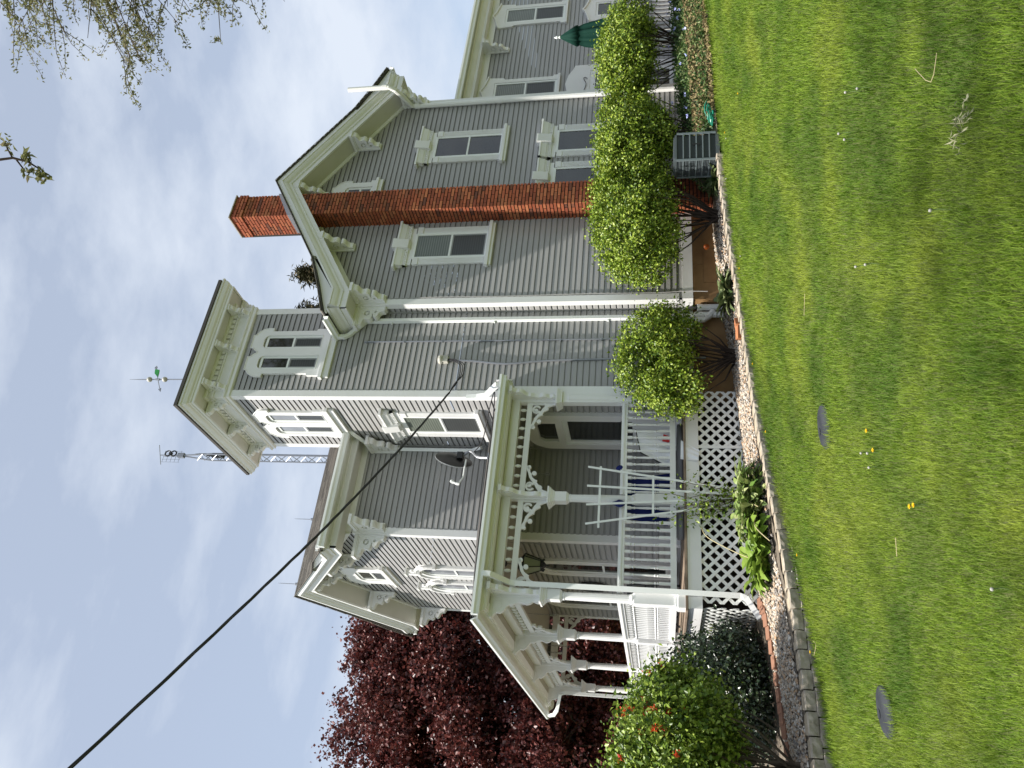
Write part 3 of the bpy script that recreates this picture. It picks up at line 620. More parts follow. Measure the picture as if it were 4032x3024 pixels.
q = MB(); frame(q, -.42, .42, .02, 1.92, .12, 0, .05); q.box(-.3, .3, -.045, 0, 1.30, 1.33); q.box(-.012, .012, -.045, 0, .12, 1.8); q.build('leaf', VINYL, dr)
q = MB(); q.box(-.30, .30, -.03, -.02, .12, 1.8); q.build('pane', GLASS, dr)
q = MB(); q.tube(smooth_line([(.12, -.07, 1.98), (.16, -.08, 2.03), (.10, -.09, 2.06), (-.05, -.08, 2.0), (-.22, -.08, 2.02), (-.30, -.07, 2.05)], 3), .008, 5); q.build('plant_hook', BLACK, dr)

# pipes on the walls: downspouts, vent stack, conduits
def pipe(name, pts, r, m, flat=False, n=8):
    q = MB(); P = smooth_line([Vector(p) for p in pts], 1) if False else pts
    if flat:                                              # rectangular downspout
        q.tube(P, r, 4)
    else: q.tube(P, r, n)
    return q
q = pipe('', [(7.66, 11.02, 7.46), (7.66, 11.03, 7.34), (7.72, 11.06, 7.27), (7.96, 11.06, 7.06), (8.02, 11.06, 6.98), (8.02, 11.07, 4), (8.02, 11.07, 1.15)], .048, VINYL, True)
d = q.build('downspout', VINYL, house)
q = MB()
for z in (6.5, 4.6, 2.6): q.box(7.965, 8.075, 11.05, 11.118, z, z+.03)
q.build('strap', VINYL, d)
q = MB(); q.tube([(7.88, 10.98, 1.15), (7.89, 10.98, 1.02), (7.97, 11.0, .93), (8.08, 11.0, .86)], .05, 10); q.tube([(8.02, 11.02, 1.18), (8.02, 11.02, .60)], .052, 10); q.tube([(8.155, 11.0, 1.10), (8.155, 11.0, .60)], .056, 10); q.tube([(8.155, 11.0, 1.12), (8.155, 11.0, 1.04)], .064, 10); q.tube([(7.88, 10.98, 1.16), (7.88, 10.98, 1.10)], .058, 10); q.build('drain_pipe', PVC, house, smooth=False)
q = MB(); q.tube([(8.16, 11.0, 1.12), (8.17, 11.05, 1.26), (8.17, 11.10, 1.33)], .035, 8); q.build('drain_hose', BLACK, house)
q = pipe('', [(13.47, 10.78, .9), (13.47, 10.78, 6.86), (13.45, 10.74, 6.96), (13.40, 10.42, 7.10), (13.38, 10.27, 7.18), (13.40, 10.20, 7.30), (13.41, 10.20, 8.2)], .052, PVC); q.tube([(13.47, 10.78, 6.80), (13.47, 10.78, 6.90)], .062, 10); q.tube([(13.41, 10.2, 7.34), (13.41, 10.2, 7.44)], .06, 10); q.tube([(13.47, 10.78, 5.0), (13.47, 10.78, 5.1)], .06, 10)
q.build('vent_pipe', PVC, house)
q = pipe('', [(14.22, 10.9, 7.42), (14.22, 10.9, 7.22), (14.12, 10.9, 7.16), (13.92, 10.95, 7.1), (13.84, 10.97, 7.0), (13.84, 10.97, 6.75), (13.78, 10.97, 6.66), (13.74, 10.95, 6.5), (13.74, 10.92, 1.2)], .048, VINYL, True); q.build('downspout', VINYL, house)
q = pipe('', [(6.50, 12.40, 7.50), (6.42, 12.46, 7.40), (6.36, 12.80, 7.18), (6.36, 12.93, 7.0), (6.36, 12.93, 5.2), (6.36, 12.80, 5.0)], .045, VINYL, True); q.build('downspout', VINYL, house)
q = MB(); q.tube([(7.585, YT-.03, 6.96), (7.585, YT-.03, 4.5), (7.60, YT-.03, 1.0)], .016, 6)
for z in (6.9, 6.2, 5.5, 4.8, 4.1, 3.4, 2.7): q.box(7.56, 7.61, YT-.05, YT-.01, z, z+.02)
q.build('conduit', GALV, house)
q = MB(); q.tube(smooth_line([(7.18, YT-.035, 5.34), (7.16, YT-.035, 4.9), (7.10, YT-.035, 4.3), (7.16, YT-.035, 3.6), (7.19, YT-.035, 2.4), (7.2, YT-.035, 1.0)], 4), .02, 6); q.build('conduit', GALV, house)
q = MB(); q.box(7.12, 7.24, YT-.10, YT-.01, 5.34, 5.50); q.lathe([(.075, 0), (.085, .03), (.07, .07), (.0, .09)], (7.18, YT-.06, 5.44), 10); q.build('service_head', PORC, house)
q = MB(); q.tube(smooth_line([(6.60, YT-.03, 4.1), (6.61, YT-.03, 3.7), (6.60, YT-.03, 3.2), (6.61, YT-.03, 2.4), (6.60, YT-.03, 1.7), (6.61, YT-.03, 1.2)], 3), .008, 5); q.build('wall_cable', RUBBER, house)
q = MB(); q.tube(smooth_line([(8.35, YG-.03, 7.0), (8.36, YG-.035, 5.6), (8.355, YG-.03, 4.4), (8.365, YG-.035, 3.0), (8.36, YG-.03, 1.8), (8.37, YG-.04, 1.36), (8.34, YG-.06, .95)], 4), .007, 5); q.build('wall_cable', SIDE, house)

# ------------------------------------------------------------ the wraparound porch (parts of the house)
PX, PY, PZ, PEND = 3.17, 11.05, 1.385, 17.86
q = MB(); q.box(3.02, XT, 10.92, YW, PZ-.03, PZ); q.box(3.02, XF, YW, 18.0, PZ-.03, PZ); q.build('porch_deck', DECKW, house)
q = MB(); q.box(3.06, XT+.02, 10.95, 10.985, 1.16, 1.35); q.box(3.06, 3.095, 10.985, 18.0, 1.16, 1.35); q.box(3.05, XT+.02, 10.94, 10.95, 1.325, 1.35); q.box(XT+.02, XT+.10, 10.96, 11.09, 1.16, 1.37); q.build('skirt_board', TRIM, house)
# lattice skirts: crossed strips between battens
def lattice(L, h0, h1, fn):
    b = MB(); z1 = 1.165; w = .044; st = .168
    for sgn, n in ((1, 0), (-1, .008)):
        k = -int((z1)/st)-2
        while k*st < L+z1+.3:
            u0 = k*st; pts = []
            for du in (0, w*1.414):                     # 45 degree strip clipped to the panel
                seg = []
                for t in (0, 1):
                    pass
                pts.append(u0+du)
            zz = [h0+(z1-h0)*i/6 for i in range(7)]
            a, c = pts
            f = (lambda u, z: u+(z-h0)) if sgn == 1 else (lambda u, z: L-(u+(z-h0)))
            for z0_, z2_ in zip(zz, zz[1:]):
                P = [(a, z0_), (c, z0_), (c, z2_), (a, z2_)]
                P = [(f(u, z), z) for u, z in P]
                P = clip([(z, u) for u, z in P], 0, True) if True else P
                P = clip(P, L, False)
                P = [(u, z) for z, u in P]
                g_ = lambda u: np.interp(u, [0, L], [h0, h1])
                P = [(u, max(z, float(g_(u)))) for u, z in P]
                if len(P) > 2:
                    b.mesh([fn(u, z, n) for u, z in P]+[fn(u, z, n-.006) for u, z in P], [tuple(range(len(P))), tuple(range(2*len(P)-1, len(P)-1, -1))]+[(i, (i+1) % len(P), (i+1) % len(P)+len(P), i+len(P)) for i in range(len(P))])
            k += 1
    for u in (0, L-.05):
        v = [(u, h0 if u == 0 else h1), (u+.05, h0 if u == 0 else h1), (u+.05, z1), (u, z1)]; b.plate(v, [], fn, .012, .03) if False else None
    return b
off = lambda f, du: (lambda u, w, n: f(u+du, w, n))
b = lattice(2.36, .42, .52, off(side(10.99), 3.15)); b.build('lattice_panel', VINYL, house)
b = lattice(.97, .52, .58, off(side(10.99), 5.53)); b.box(5.50, 5.545, 10.965, 10.985, .50, 1.165); b.build('lattice_panel', VINYL, house)
b = lattice(3.4, .40, .25, off(front(3.10), 11.02)); b.build('lattice_panel', VINYL, house)
b = lattice(3.4, .25, .2, off(front(3.10), 14.45)); b.build('lattice_panel', VINYL, house)
# posts
def post_mesh():
    b = MB(); sq = lambda h, z: (h*1.4142, z)
    b.lathe([sq(.11, 0), sq(.11, .10), sq(.095, .115), sq(.095, .135)], n=4, a0=pi/4)
    b.lathe([sq(.075, .135), sq(.075, .70), sq(.055, .73)], n=4, a0=pi/4)
    b.lathe([(.075, .70), (.082, .725), (.075, .75), (.064, .765), (.063, 1.2), (.056, 1.66), (.062, 1.675), (.062, 1.69), (.05, 1.70)], n=14)
    b.lathe([sq(.052, 1.70), sq(.075, 1.735), sq(.075, 1.925)], n=4, a0=pi/4)
    b.lathe([sq(.085, 1.92), sq(.09, 1.94), sq(.10, 1.95), sq(.105, 1.965), sq(.118, 1.97), sq(.12, 1.99), sq(.135, 1.995), sq(.135, 2.02), sq(.06, 2.025)], n=4, a0=pi/4)
    b.lathe([sq(.058, 2.0), sq(.058, 2.72)], n=4, a0=pi/4)
    return b
posts = [(PX, PY), (4.66, PY)]+[(PX, y) for y in (13.29, 15.60, PEND)]
src = post_mesh().build('porch_post', TRIM, house, loc=(posts[0][0], posts[0][1], PZ))
for x, y in posts[1:]: part_copy(src, house, (x, y, PZ))
b = MB(); b.box(6.30, 6.42, 10.99, 11.11, PZ, 4.1); b.lathe([(.155, 0), (.16, .02), (.2, .08), (.2, .1), (.09, .105)], (6.38, PY, 3.29), 4, pi/4); b.lathe([(.06, .0), (.06, 1.6)], (6.38, PY-.03, PZ+.2), 12); b.box(6.42, 6.60, 10.99, 11.088, PZ, 4.1); b.build('porch_pilaster', TRIM, house)
# beam, header strip and spindles
q = MB(); q.box(PX-.065, XT, PY-.065, PY+.065, 3.975, 4.12); q.box(PX-.065, PX+.065, PY+.065, PEND+.2, 3.975, 4.12); q.box(PX+.065, XF, PEND-.06, PEND+.06, 3.975, 4.12); q.build('porch_beam', TRIM, house)
q = MB(); q.box(PX, 6.35, PY-.022, PY+.022, 3.775, 3.86); q.box(PX-.022, PX+.022, PY, PEND, 3.775, 3.86); q.box(PX, XF, PEND-.02, PEND+.02, 3.775, 3.86); q.build('header_strip', TRIM, house)
sp = MB(); sp.lathe([(.004, 0), (.014, .012), (.026, .04), (.028, .058), (.026, .075), (.014, .105), (.004, .117)], n=10)
sp0 = None
def spindle(x, y):
    global sp0
    if sp0 is None: sp0 = sp.build('header_spindle', TRIM, house, loc=(x, y, 3.858), smooth=True)
    else: part_copy(sp0, house, (x, y, 3.858))
for x0, x1 in ((PX, 4.66), (4.66, 6.36)):
    for k in range(1, round((x1-x0)/.166)): spindle(x0+.166*k+(x1-x0-.166*round((x1-x0)/.166))/2, PY)
for y0, y1 in ((PY, 13.29), (13.29, 15.6), (15.6, PEND)):
    for k in range(1, round((y1-y0)/.166)): spindle(PX, y0+.166*k)
for k in range(1, 9): spindle(PX+.17*k, PEND)
# pierced scroll brackets beside the posts and scrolled brackets reaching out under the eaves
def scroll_mesh():
    b = MB(); fn = lambda u, w, n: (u, n, w); T = (-.018, .018)
    up = smooth_line([(0, -.40), (.03, -.37), (.05, -.30), (.085, -.255), (.10, -.27), (.125, -.25), (.15, -.20), (.20, -.175), (.215, -.185), (.225, -.155), (.27, -.10), (.33, -.085), (.36, -.06), (.42, -.05), (.47, -.0)], 2)
    lo = smooth_line([(.40, 0), (.34, -.03), (.27, -.05), (.20, -.10), (.15, -.14), (.09, -.17), (.055, -.20), (.0, -.20)], 2)
    b.plate(up+lo, [], fn, *T)
    ring = lambda cx, cz, ro, ri: b.plate(arc(cx, cz, ro, 0, 330, 14), [], fn, *T) if ri == 0 else b.plate(arc(cx, cz, ro, -60, 240, 14)+list(reversed(arc(cx, cz, ri, -60, 240, 14))), [], fn, *T)
    ring(.115, -.075, .075, .042); ring(.135, -.065, .036, 0); ring(.335, -.125, .036, 0); ring(.44, -.04, .03, 0)
    b.plate([(0, 0), (.03, 0), (.03, -.40), (0, -.40)], [], fn, -.016, .016)
    return b
s0 = scroll_mesh().build('scroll_bracket', TRIM, house, loc=(PX+.058, PY, 3.775))
sc = [(4.66+.058, PY, 0), (4.66-.058, PY, pi), (6.30, PY, pi)]
for y in (PY, 13.29, 15.6): sc.append((PX, y+.058, pi/2))
for y in (13.29, 15.6, PEND): sc.append((PX, y-.058, -pi/2))
sc += [(PX+.06, PEND, 0), (XF-.02, PEND, pi)]
for x, y, a in sc: part_copy(s0, house, (x, y, 3.775), a)
def outer_mesh():
    b = MB(); fn = lambda u, w, n: (n, -u, w)
    P = smooth_line([(0, .0), (.06, .02), (.075, .07), (.055, .12), (.085, .16), (.10, .22), (.075, .28), (.085, .36), (.12, .42), (.115, .46), (.15, .50), (.20, .53), (.24, .59), (.235, .64), (.30, .70), (.30, .735)], 2)+[(0, .735)]
    b.plate(P, [], fn, -.035, .035)
    for k in (-1, 1): b.plate([(.13+.06*cos(i*pi/6), .62+.06*sin(i*pi/6)) for i in range(12)], [], fn, k*.03, k*.045)
    b.box(-.05, .05, -.31, 0, .70, .745)
    return b
o0 = outer_mesh().build('porch_bracket', TRIM, house, loc=(PX, PY-.055, 3.375), rz=0)
for x, y, a in [(4.66, PY-.055, 0), (6.38, PY-.055, 0)]+[(PX-.055, yy, F_) for yy in (PY, 13.29, 15.6, PEND)]: part_copy(o0, house, (x, y, 3.375), a)
# railings
def baluster():
    b = MB(); s_ = .0198*1.414
    b.lathe([(s_, 0), (s_, .19)], n=4, a0=pi/4)
    b.lathe([(.013, .19), (.021, .205), (.013, .225), (.023, .24), (.014, .26), (.020, .36), (.014, .50), (.012, .53), (.023, .55), (.013, .57), (.021, .59), (.013, .60)], n=8)
    b.lathe([(s_, .60), (s_, .72)], n=4, a0=pi/4)
    return b
bal = None
def rail(p, qd, n, frac=.5):
    global bal
    p, qd = Vector(p), Vector(qd); d = (qd-p); ln = d.length; d.normalize(); s_ = Vector((-d.y, d.x, 0))
    m = MB()
    def bar(hw, z0, z1, ext=0): m.loft([[tuple(e+s_*w+Vector((0, 0, z))) for w, z in ((-hw, z0), (hw, z0), (hw, z1), (-hw, z1))] for e in (p, qd)])
    bar(.03, 2.235, 2.275); bar(.045, 2.275, 2.30); bar(.035, 2.30, 2.325); bar(.03, 1.50, 1.585)
    m.build('handrail', TRIM, house)
    for k in range(n):
        c = p+d*(ln*(k+.5)/n); l = (c.x, c.y, 1.555)
        if bal is None: bal = baluster().build('baluster', TRIM, house, loc=l)
        else: part_copy(bal, house, l)
rail((PX+.07, PY, 0), (4.66-.07, PY, 0), 12); rail((4.66+.07, PY, 0), (6.33, PY, 0), 14)
rail((PX, PY+.07, 0), (PX, 13.22, 0), 20); rail((PX, 13.36, 0), (PX, 15.53, 0), 20); rail((PX, 15.67, 0), (PX, PEND-.07, 0), 20)
# roof of the porch, boxed eave, ceiling
EZ, RX, RY, RE = 4.27, 2.70, 10.62, 18.9
q = MB()
for dz in (0, -.03): q.mesh([(RX-.03, RY-.03, EZ+dz), (XT+.10, RY-.03, EZ+dz), (XT+.10, 11.09, EZ+.12+dz), (XT, 11.09, EZ+.12+dz), (XT, YW, 4.92+dz), (XF, YW, 4.92+dz), (XF, 17.9, 4.92+dz), (RX-.03, RE, EZ+dz), (XF, RE, EZ+dz)], [(0, 1, 2, 3, 4, 5), (0, 5, 6, 7), (7, 6, 8)])
q.build('porch_roof', MEMB, house)
pr = [(.0, EZ-.035), (.0, EZ-.06), (.03, EZ-.075), (.06, EZ-.12), (.075, EZ-.125), (.075, EZ-.15), (.10, EZ-.155), (.105, EZ-.165), (.22, EZ-.165), (.22, EZ-.035)]
q = MB(); q.loft([[(XT+.09, RY+n+.06, z) for n, z in pr], [(RX+n+.06, RY+n+.06, z) for n, z in pr], [(RX+n+.06, RE-.05, z) for n, z in pr]]); q.build('porch_cornice', TRIM, house)
q = MB(); sz = 4.11
q.mesh([(RX+.2, RY+.2, sz), (XT+.08, RY+.2, sz), (XT+.08, PY-.06, sz), (PX-.06, PY-.06, sz), (PX-.06, RE-.06, sz), (RX+.2, RE-.06, sz)], [(0, 1, 2, 3), (0, 3, 4, 5)])
q.mesh([(PX, PY, 4.20), (XT, PY, 4.20), (XT, YW, 4.20), (XF, YW, 4.20), (XF, PEND, 4.20), (PX, PEND, 4.20), (PX, YW, 4.20)], [(0, 1, 2, 3, 6), (6, 3, 4, 5)]); q.build('porch_ceiling', mat('beige_ceiling', (.36, .33, .27), .6), house)
q = MB(); q.box(RX+.2, XF, RE-.07, RE-.05, 4.1, 4.25); q.box(XT+.07, XT+.09, RY+.1, 11.09, 4.1, 4.36); q.build('porch_end_board', TRIM, house)
gutter((XT+.09, RY+.03, EZ), (RX+.03, RY+.03, EZ), (0, -1, 0), .105, .095); gutter((RX+.03, RY-.06, EZ), (RX+.03, RE+.1, EZ), (-1, 0, 0), .105, .095)
q = pipe('', [(3.30, 10.60, 4.17), (3.30, 10.60, 4.08), (3.29, 10.70, 3.99), (3.28, 10.88, 3.86), (3.28, 10.92, 3.76), (3.27, 10.93, 1.6), (3.26, 10.93, .66), (3.22, 10.92, .58), (2.93, 10.85, .43)], .052, VINYL, True); q.build('downspout', VINYL, house)
q = pipe('', [(2.66, 18.6, 4.17), (2.66, 18.5, 4.05), (2.72, 18.2, 3.95), (2.98, 17.72, 3.84), (3.0, 17.68, 3.74), (3.0, 17.68, .5)], .045, VINYL, True); q.build('downspout', VINYL, house)
q = pipe('', [(6.40, 11.02, 4.9), (6.40, 11.0, 4.72), (6.40, 10.95, 4.55), (6.40, 10.76, 4.42), (6.40, 10.68, 4.36), (6.40, 10.6, 4.30)], .05, VINYL, True); q.build('downspout', VINYL, house)

# ------------------------------------------------------------ things on and around the house
# stone edging wall: a row of split-faced blocks on a half sunk lower row
t = thing('retaining_wall', (5, 9.4, .4), 'low curved wall of split grey concrete blocks between lawn and gravel bed', 'wall')
def block(u0, u1, zt_off, hgt, n_in):
    xs_ = np.array([u0, u1]); y_ = y_wall(xs_); z_ = np.interp(xs_, WX, WZ)
    a, c = Vector((u0, y_[0], 0)), Vector((u1, y_[1], 0)); d = (c-a); L_ = d.length; d.normalize(); nrm = Vector((d.y, -d.x, 0))
    if nrm.y > 0: nrm = -nrm
    zt = float(z_.mean())+zt_off; g_ = .006; b = MB()
    def pt(u, o, z): p = a+d*u+nrm*o; return (p.x, p.y, z)
    rows = []
    for k, z in enumerate((zt-hgt, zt-hgt*.5, zt-.012, zt)):
        fr = [pt(g_+(L_-2*g_)*i/4, (random.uniform(.0, .016) if k in (1, 2) else .0)+(.008 if 0 < i < 4 else -.006)-(.012 if k == 3 else 0), z) for i in range(5)]
        rows.append(fr+[pt(L_-g_-.02, -n_in, z), pt(g_+.02, -n_in, z)])
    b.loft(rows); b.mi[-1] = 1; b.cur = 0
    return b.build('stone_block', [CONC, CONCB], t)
u = -3.2
while u < 9.62:
    L_ = random.choice((.20, .23, .27)); v = min(u+L_, 9.69); block(u, v, 0, .105, .17); u = v
u = -3.1
while u < 6.9:
    L_ = random.choice((.22, .25, .28)); v = u+L_; block(u, v, -.108, .12, .10) if u < 4.6 else block(u, v, -.108, .09, .10); u = v
# brick edging along the porch bed and loose bricks
OLDB = islands('old_brick', [(.30, .15, .09), (.42, .26, .17), (.24, .11, .07), (.36, .2, .11)], .9)
t = thing('brick_edging', (2.2, 10.3, .33), 'row of tilted old red bricks edging the dark bush bed', 'edging')
bp_ = [(3.10, 10.72), (2.95, 10.52), (2.79, 10.41), (2.5, 10.28), (2.21, 10.2), (1.9, 10.2), (1.71, 10.21), (1.5, 10.17), (1.2, 10.12), (.9, 10.1)]
for k in range(15):
    q_ = k/14*(len(bp_)-1); i = min(int(q_), len(bp_)-2); f_ = q_-i; x = bp_[i][0]*(1-f_)+bp_[i+1][0]*f_; y = bp_[i][1]*(1-f_)+bp_[i+1][1]*f_
    b = MB(); M_ = Matrix.Translation((x, y, float(z_bed(x))+.015)) @ Matrix.Rotation(random.uniform(-.2, .2)+.2, 4, 'Z') @ Matrix.Rotation(random.uniform(.25, .6), 4, 'X')
    c_ = MB().box(-.078, .078, -.04, .04, -.05, .05); b.mesh([tuple(M_ @ Vector(p)) for p in c_.v], c_.f); b.build('brick', OLDB, t)
def loose_brick(name, x, y, rz, lab, tilt=.0):
    o = lthing(name, (x, y, float(z_bed(x))+.03), lab, 'brick', rz=rz) if False else None
    b = MB(); c_ = MB().box(-.1, .1, -.05, .05, -.032, .032); M_ = Matrix.Rotation(tilt, 4, 'X'); b.mesh([tuple(M_ @ Vector(p)) for p in c_.v], c_.f)
    return tag(b.build(name, ORBR, None, loc=(x, y, float(z_bed(x))+.05), rz=rz), lab, 'brick')
ORBR = mat('orange_brick', (.42, .17, .07), .9, noise=(14, (.34, .12, .05), .2))
loose_brick('loose_brick', 6.98, 9.83, .5, 'loose orange brick lying flat on gravel nearer the drain pipe'); loose_brick('loose_brick', 6.76, 9.74, -.3, 'loose orange brick tilted against the inner edge of the stone wall', .25)

# lids in the lawn
for (x, y, rx, ry), lab in zip(DISCS, ('round grey lid in lawn nearer the lattice, farther from the lens', 'round grey lid in lawn close to the big flowering bush')):
    b = MB(); ns = 28; z0 = float(z_lawn(x))
    b.loft([[(r_*cos(2*pi*k/ns), r_*sin(2*pi*k/ns), z_+.0775*r_*cos(2*pi*k/ns)) for k in range(ns)] for r_, z_ in ((.205*rx/.2, -.03), (.205*rx/.2, .010), (.19*rx/.2, .022), (.10*rx/.2, .028), (.02, .028))])
    b.lathe([(.035, .027), (.035, .034), (.02, .036)], (0, .1, 0), 12)
    tag(b.build('utility_lid', DISCM, None, loc=(x, y, z0)), lab, 'lid')

# air conditioner
t = lthing('air_conditioner', (9.99, 9.33, .80), 'grey box air conditioner standing at the right end of the stone wall', 'air conditioner', rz=-.22)
b = MB(); r_ = .05
pl = [(.24, -.24+r_)]; pl = arc(.25-r_, .25-r_, r_, 0, 90, 3)+arc(-.25+r_, .25-r_, r_, 90, 180, 3)+arc(-.25+r_, -.25+r_, r_, 180, 270, 3)+arc(.25-r_, -.25+r_, r_, 270, 360, 3)
b.plate([(a*.94, c*.94) for a, c in pl], [], lambda u, w, n: (u, w, n), .05, .68); b.build('coil', ACD, t)
b = MB(); b.plate(pl, [], lambda u, w, n: (u, w, n), .0, .06); b.plate([(a*1.02, c*1.02) for a, c in pl], [], lambda u, w, n: (u, w, n), .67, .70); b.plate([(a*.9, c*.9) for a, c in pl], [], lambda u, w, n: (u, w, n), .70, .72); b.build('casing', ACM, t)
b = MB()
for x, y in ((-.245, -.245), (.245, -.245), (-.245, .245), (.245, .245)): b.box(x-.014, x+.014, y-.014, y+.014, .06, .67)
for k in range(1, 6):
    z = .06+.61*k/6; b.box(-.25, .25, -.252, -.24, z-.009, z+.009); b.box(-.252, -.24, -.25, .25, z-.009, z+.009); b.box(-.25, .25, .24, .252, z-.009, z+.009); b.box(.24, .252, -.25, .25, z-.009, z+.009)
b.build('guard', mat('grey_wire_guard', (.14, .17, .18), .45), t)
b = MB(); 
for k in range(26): b.mesh([(-.25, -.24, .07+.023*k), (-.25, .24, .07+.023*k), (-.238, .24, .085+.023*k), (-.238, -.24, .085+.023*k)], [(0, 1, 2, 3)])
b.build('louvre_panel', ACM, t)
b = MB(); b.box(.03, .05, -.256, -.25, .30, .42); b.build('tag_plate', BLACK, t)

# satellite dish on the porch roof
t = thing('satellite_dish', (5.62, 11.7, 4.56), 'small dark satellite dish on a bent mast above the porch roof', 'satellite dish')
c0 = Vector((5.77, 11.98, 5.24)); nrm = Vector((-.66, .70, .26)).normalized()
e1 = nrm.cross(Vector((0, 0, 1))).normalized(); e2 = e1.cross(nrm); e2 = e2 if e2.z > 0 else -e2
b = MB(); rings = []
for k in range(6):
    r_ = max(.01, k/5)
    rings.append([c0+(e1*cos(2*pi*i/28)*.27+e2*sin(2*pi*i/28)*.33)*r_+nrm*(.07*r_*r_) for i in range(28)])
b.loft(rings, cap=False); b.loft([[p-nrm*.012 for p in r_] for r_ in rings], cap=False); b.build('reflector', BLACK, t, smooth=True)
b = MB(); b.tube([rings[-1][i]-nrm*.006 for i in list(range(28))+[0]], .008, 5); b.build('rim', SASHG, t)
b = MB(); b.tube(smooth_line([c0-nrm*.02-e2*.12, (5.83, 11.92, 5.0), (5.80, 11.86, 4.9), (5.68, 11.80, 4.78), (5.62, 11.70, 4.58)], 3), .024, 8); b.box(5.56, 5.68, 11.62, 11.76, 4.545, 4.57); b.build('mast', GALV, t)
b = MB(); b.box(c0.x-.06, c0.x+.06, c0.y-.08, c0.y+.04, c0.z-.16, c0.z-.06); b.build('mount', BLACK, t)
b = MB(); arm = [c0-e2*.26-nrm*.01, c0-e2*.20+nrm*.30, c0-e2*.10+nrm*.46]; arm = [(5.70, 11.95, 5.02), (5.34, 11.86, 5.0), (5.20, 11.84, 5.06)]
b.tube(arm, .016, 6); b.build('feed_arm', VINYL, t)
b = MB()
for k in range(3): p = Vector((5.20+.012*k, 11.82+.05*k, 5.07)); b.tube([p, p+Vector((.0, 0, .045))], .018, 8); b.tube([p+Vector((0, 0, .045)), p+Vector((.03, .0, .10))], .014, 8); b.tube([p+Vector((.03, 0, .10)), p+Vector((.045, 0, .125))], .028, 8)
b.build('receiver', VINYL, t)
b = MB(); b.tube(smooth_line([(5.80, 11.86, 4.88), (5.9, 11.7, 4.72), (6.1, 11.5, 4.63), (6.30, 11.1, 4.50), (6.42, 10.9, 4.40), (5.5, 10.66, 4.31), (4.5, 10.66, 4.31), (3.2, 10.66, 4.30)], 4), .009, 5); b.build('cable', RUBBER, t)

# power line from the tower wall to a pole beyond the frame
t = thing('power_cable', (7.18, 11.0, 5.4), 'thick black twisted service cable sloping from the tower wall across the sky', 'cable')
main = smooth_line([(6.43, 10.92, 5.18), (4.96, 9.85, 5.37), (3.49, 8.78, 5.62), (2.39, 7.98, 5.86), (.23, 6.42, 6.43), (-4, 3.35, 7.65), (-14, -3.9, 11.0), (-26, -12.6, 15)], 10)
b = MB()
for ph, rr in ((0, .0115), (2.1, .0115), (4.2, .010)):
    pts = []
    for i, p in enumerate(main):
        pts.append((p[0]+.009*cos(ph+i*.9), p[1], p[2]+.009*sin(ph+i*.9)))
    b.tube(pts, rr, 6)
b.build('twisted_line', RUBBER, t)
b = MB()
for k in range(3): b.tube(smooth_line([(7.16+.01*k, 11.05, 5.36), (7.10+.02*k, 11.0, 5.20), (6.98+.015*k, 10.96, 5.07-.03*k), (6.78, 10.95, 5.04-.025*k+.02), (6.62, 10.94, 5.10+.01*k), (6.43, 10.92, 5.18)], 4), .008, 6)
b.tube([(6.66, 10.95, 5.09), (6.56, 10.94, 5.13)], .018, 8); b.build('drip_loop', RUBBER, t)

# weathervane and lightning rods
t = thing('weathervane', (7.41, 12.1, 10.3), 'thin weathervane with two white balls and green arrow tail above the tower roof', 'weathervane')
b = MB(); b.tube([(7.42, 12.1, 10.25), (7.42, 12.1, 12.0), (7.42, 12.1, 12.28)], [.014, .011, .003], 6); b.build('rod', GALV, t)
for z in (11.49, 11.83):
    b = MB(); b.lathe([(.053*sin(pi*k/8)+.002, -.053*cos(pi*k/8)) for k in range(9)], (7.42, 12.1, z), 14); b.build('ball', PORC, t, smooth=True)
b = MB(); b.tube([(7.16, 12.1, 11.50), (7.42, 12.1, 11.645), (7.74, 12.1, 11.79)], .008, 5); b.plate([(7.13, 11.485), (7.22, 11.50), (7.19, 11.555)], [], side(12.105), 0, .01); b.tube([(7.42, 12.1, 11.60), (7.42, 12.1, 11.69)], .022, 8)
b.plate([(7.70+.03*cos(k*pi/4), 11.785+.03*sin(k*pi/4)) for k in range(8)], [], side(12.105), 0, .01); b.build('arrow', GALV, t)
b = MB(); b.plate([(7.47, 11.665), (7.56, 11.765), (7.66, 11.79), (7.645, 11.69), (7.58, 11.675)], [], side(12.11), 0, .02); b.build('tail', KITE, t)
for x, y, z, lab in ((4.40, 15.46, 9.28, 'thin lightning rod at the street end of the gable ridge'), (5.85, 15.46, 9.28, 'thin lightning rod halfway along the ridge near the tower')):
    b = MB(); b.tube([(0, 0, 0), (0, 0, .36), (0, 0, .44)], [.008, .006, .002], 6); b.lathe([(.03, -.02), (.03, .04), (.01, .06)], (0, 0, 0), 8)
    tag(b.build('lightning_rod', GALV, None, loc=(x, y, z)), lab, 'lightning rod')

# lattice mast with a television antenna behind the wing roof
D_ = 20.5
t = thing('antenna_mast', (.402*D_, .845*D_, 4), 'slim steel lattice mast with looped television antenna behind the tower', 'antenna mast')
mx, my = .399*D_, .84*D_
b = MB(); legs = [(mx+.115*cos(a), my+.115*sin(a)) for a in (.5, 2.6, 4.7)]
ztop_ = .566*D_+1.7+.1
for x, y in legs: b.tube([(x, y, 4), (x, y, ztop_), (mx, my, ztop_+.95)], .019, 6)
z = 5.0; k = 0
while z < ztop_:
    for i in range(3):
        a, c = legs[i], legs[(i+1) % 3]; b.tube([(*a, z), (*c, z+.21)], .010, 5); b.tube([(*c, z+.21), (*a, z+.42)], .010, 5)
    z += .42
b.build('lattice', GALV, t)
za = ztop_+.9
b = MB(); b.box(mx-.06, mx+.06, my-.05, my+.05, za-.1, za+.08); b.tube([(mx, my, za), (mx, my, za+.62)], .014, 6); b.build('mount', GALV, t)
b = MB()
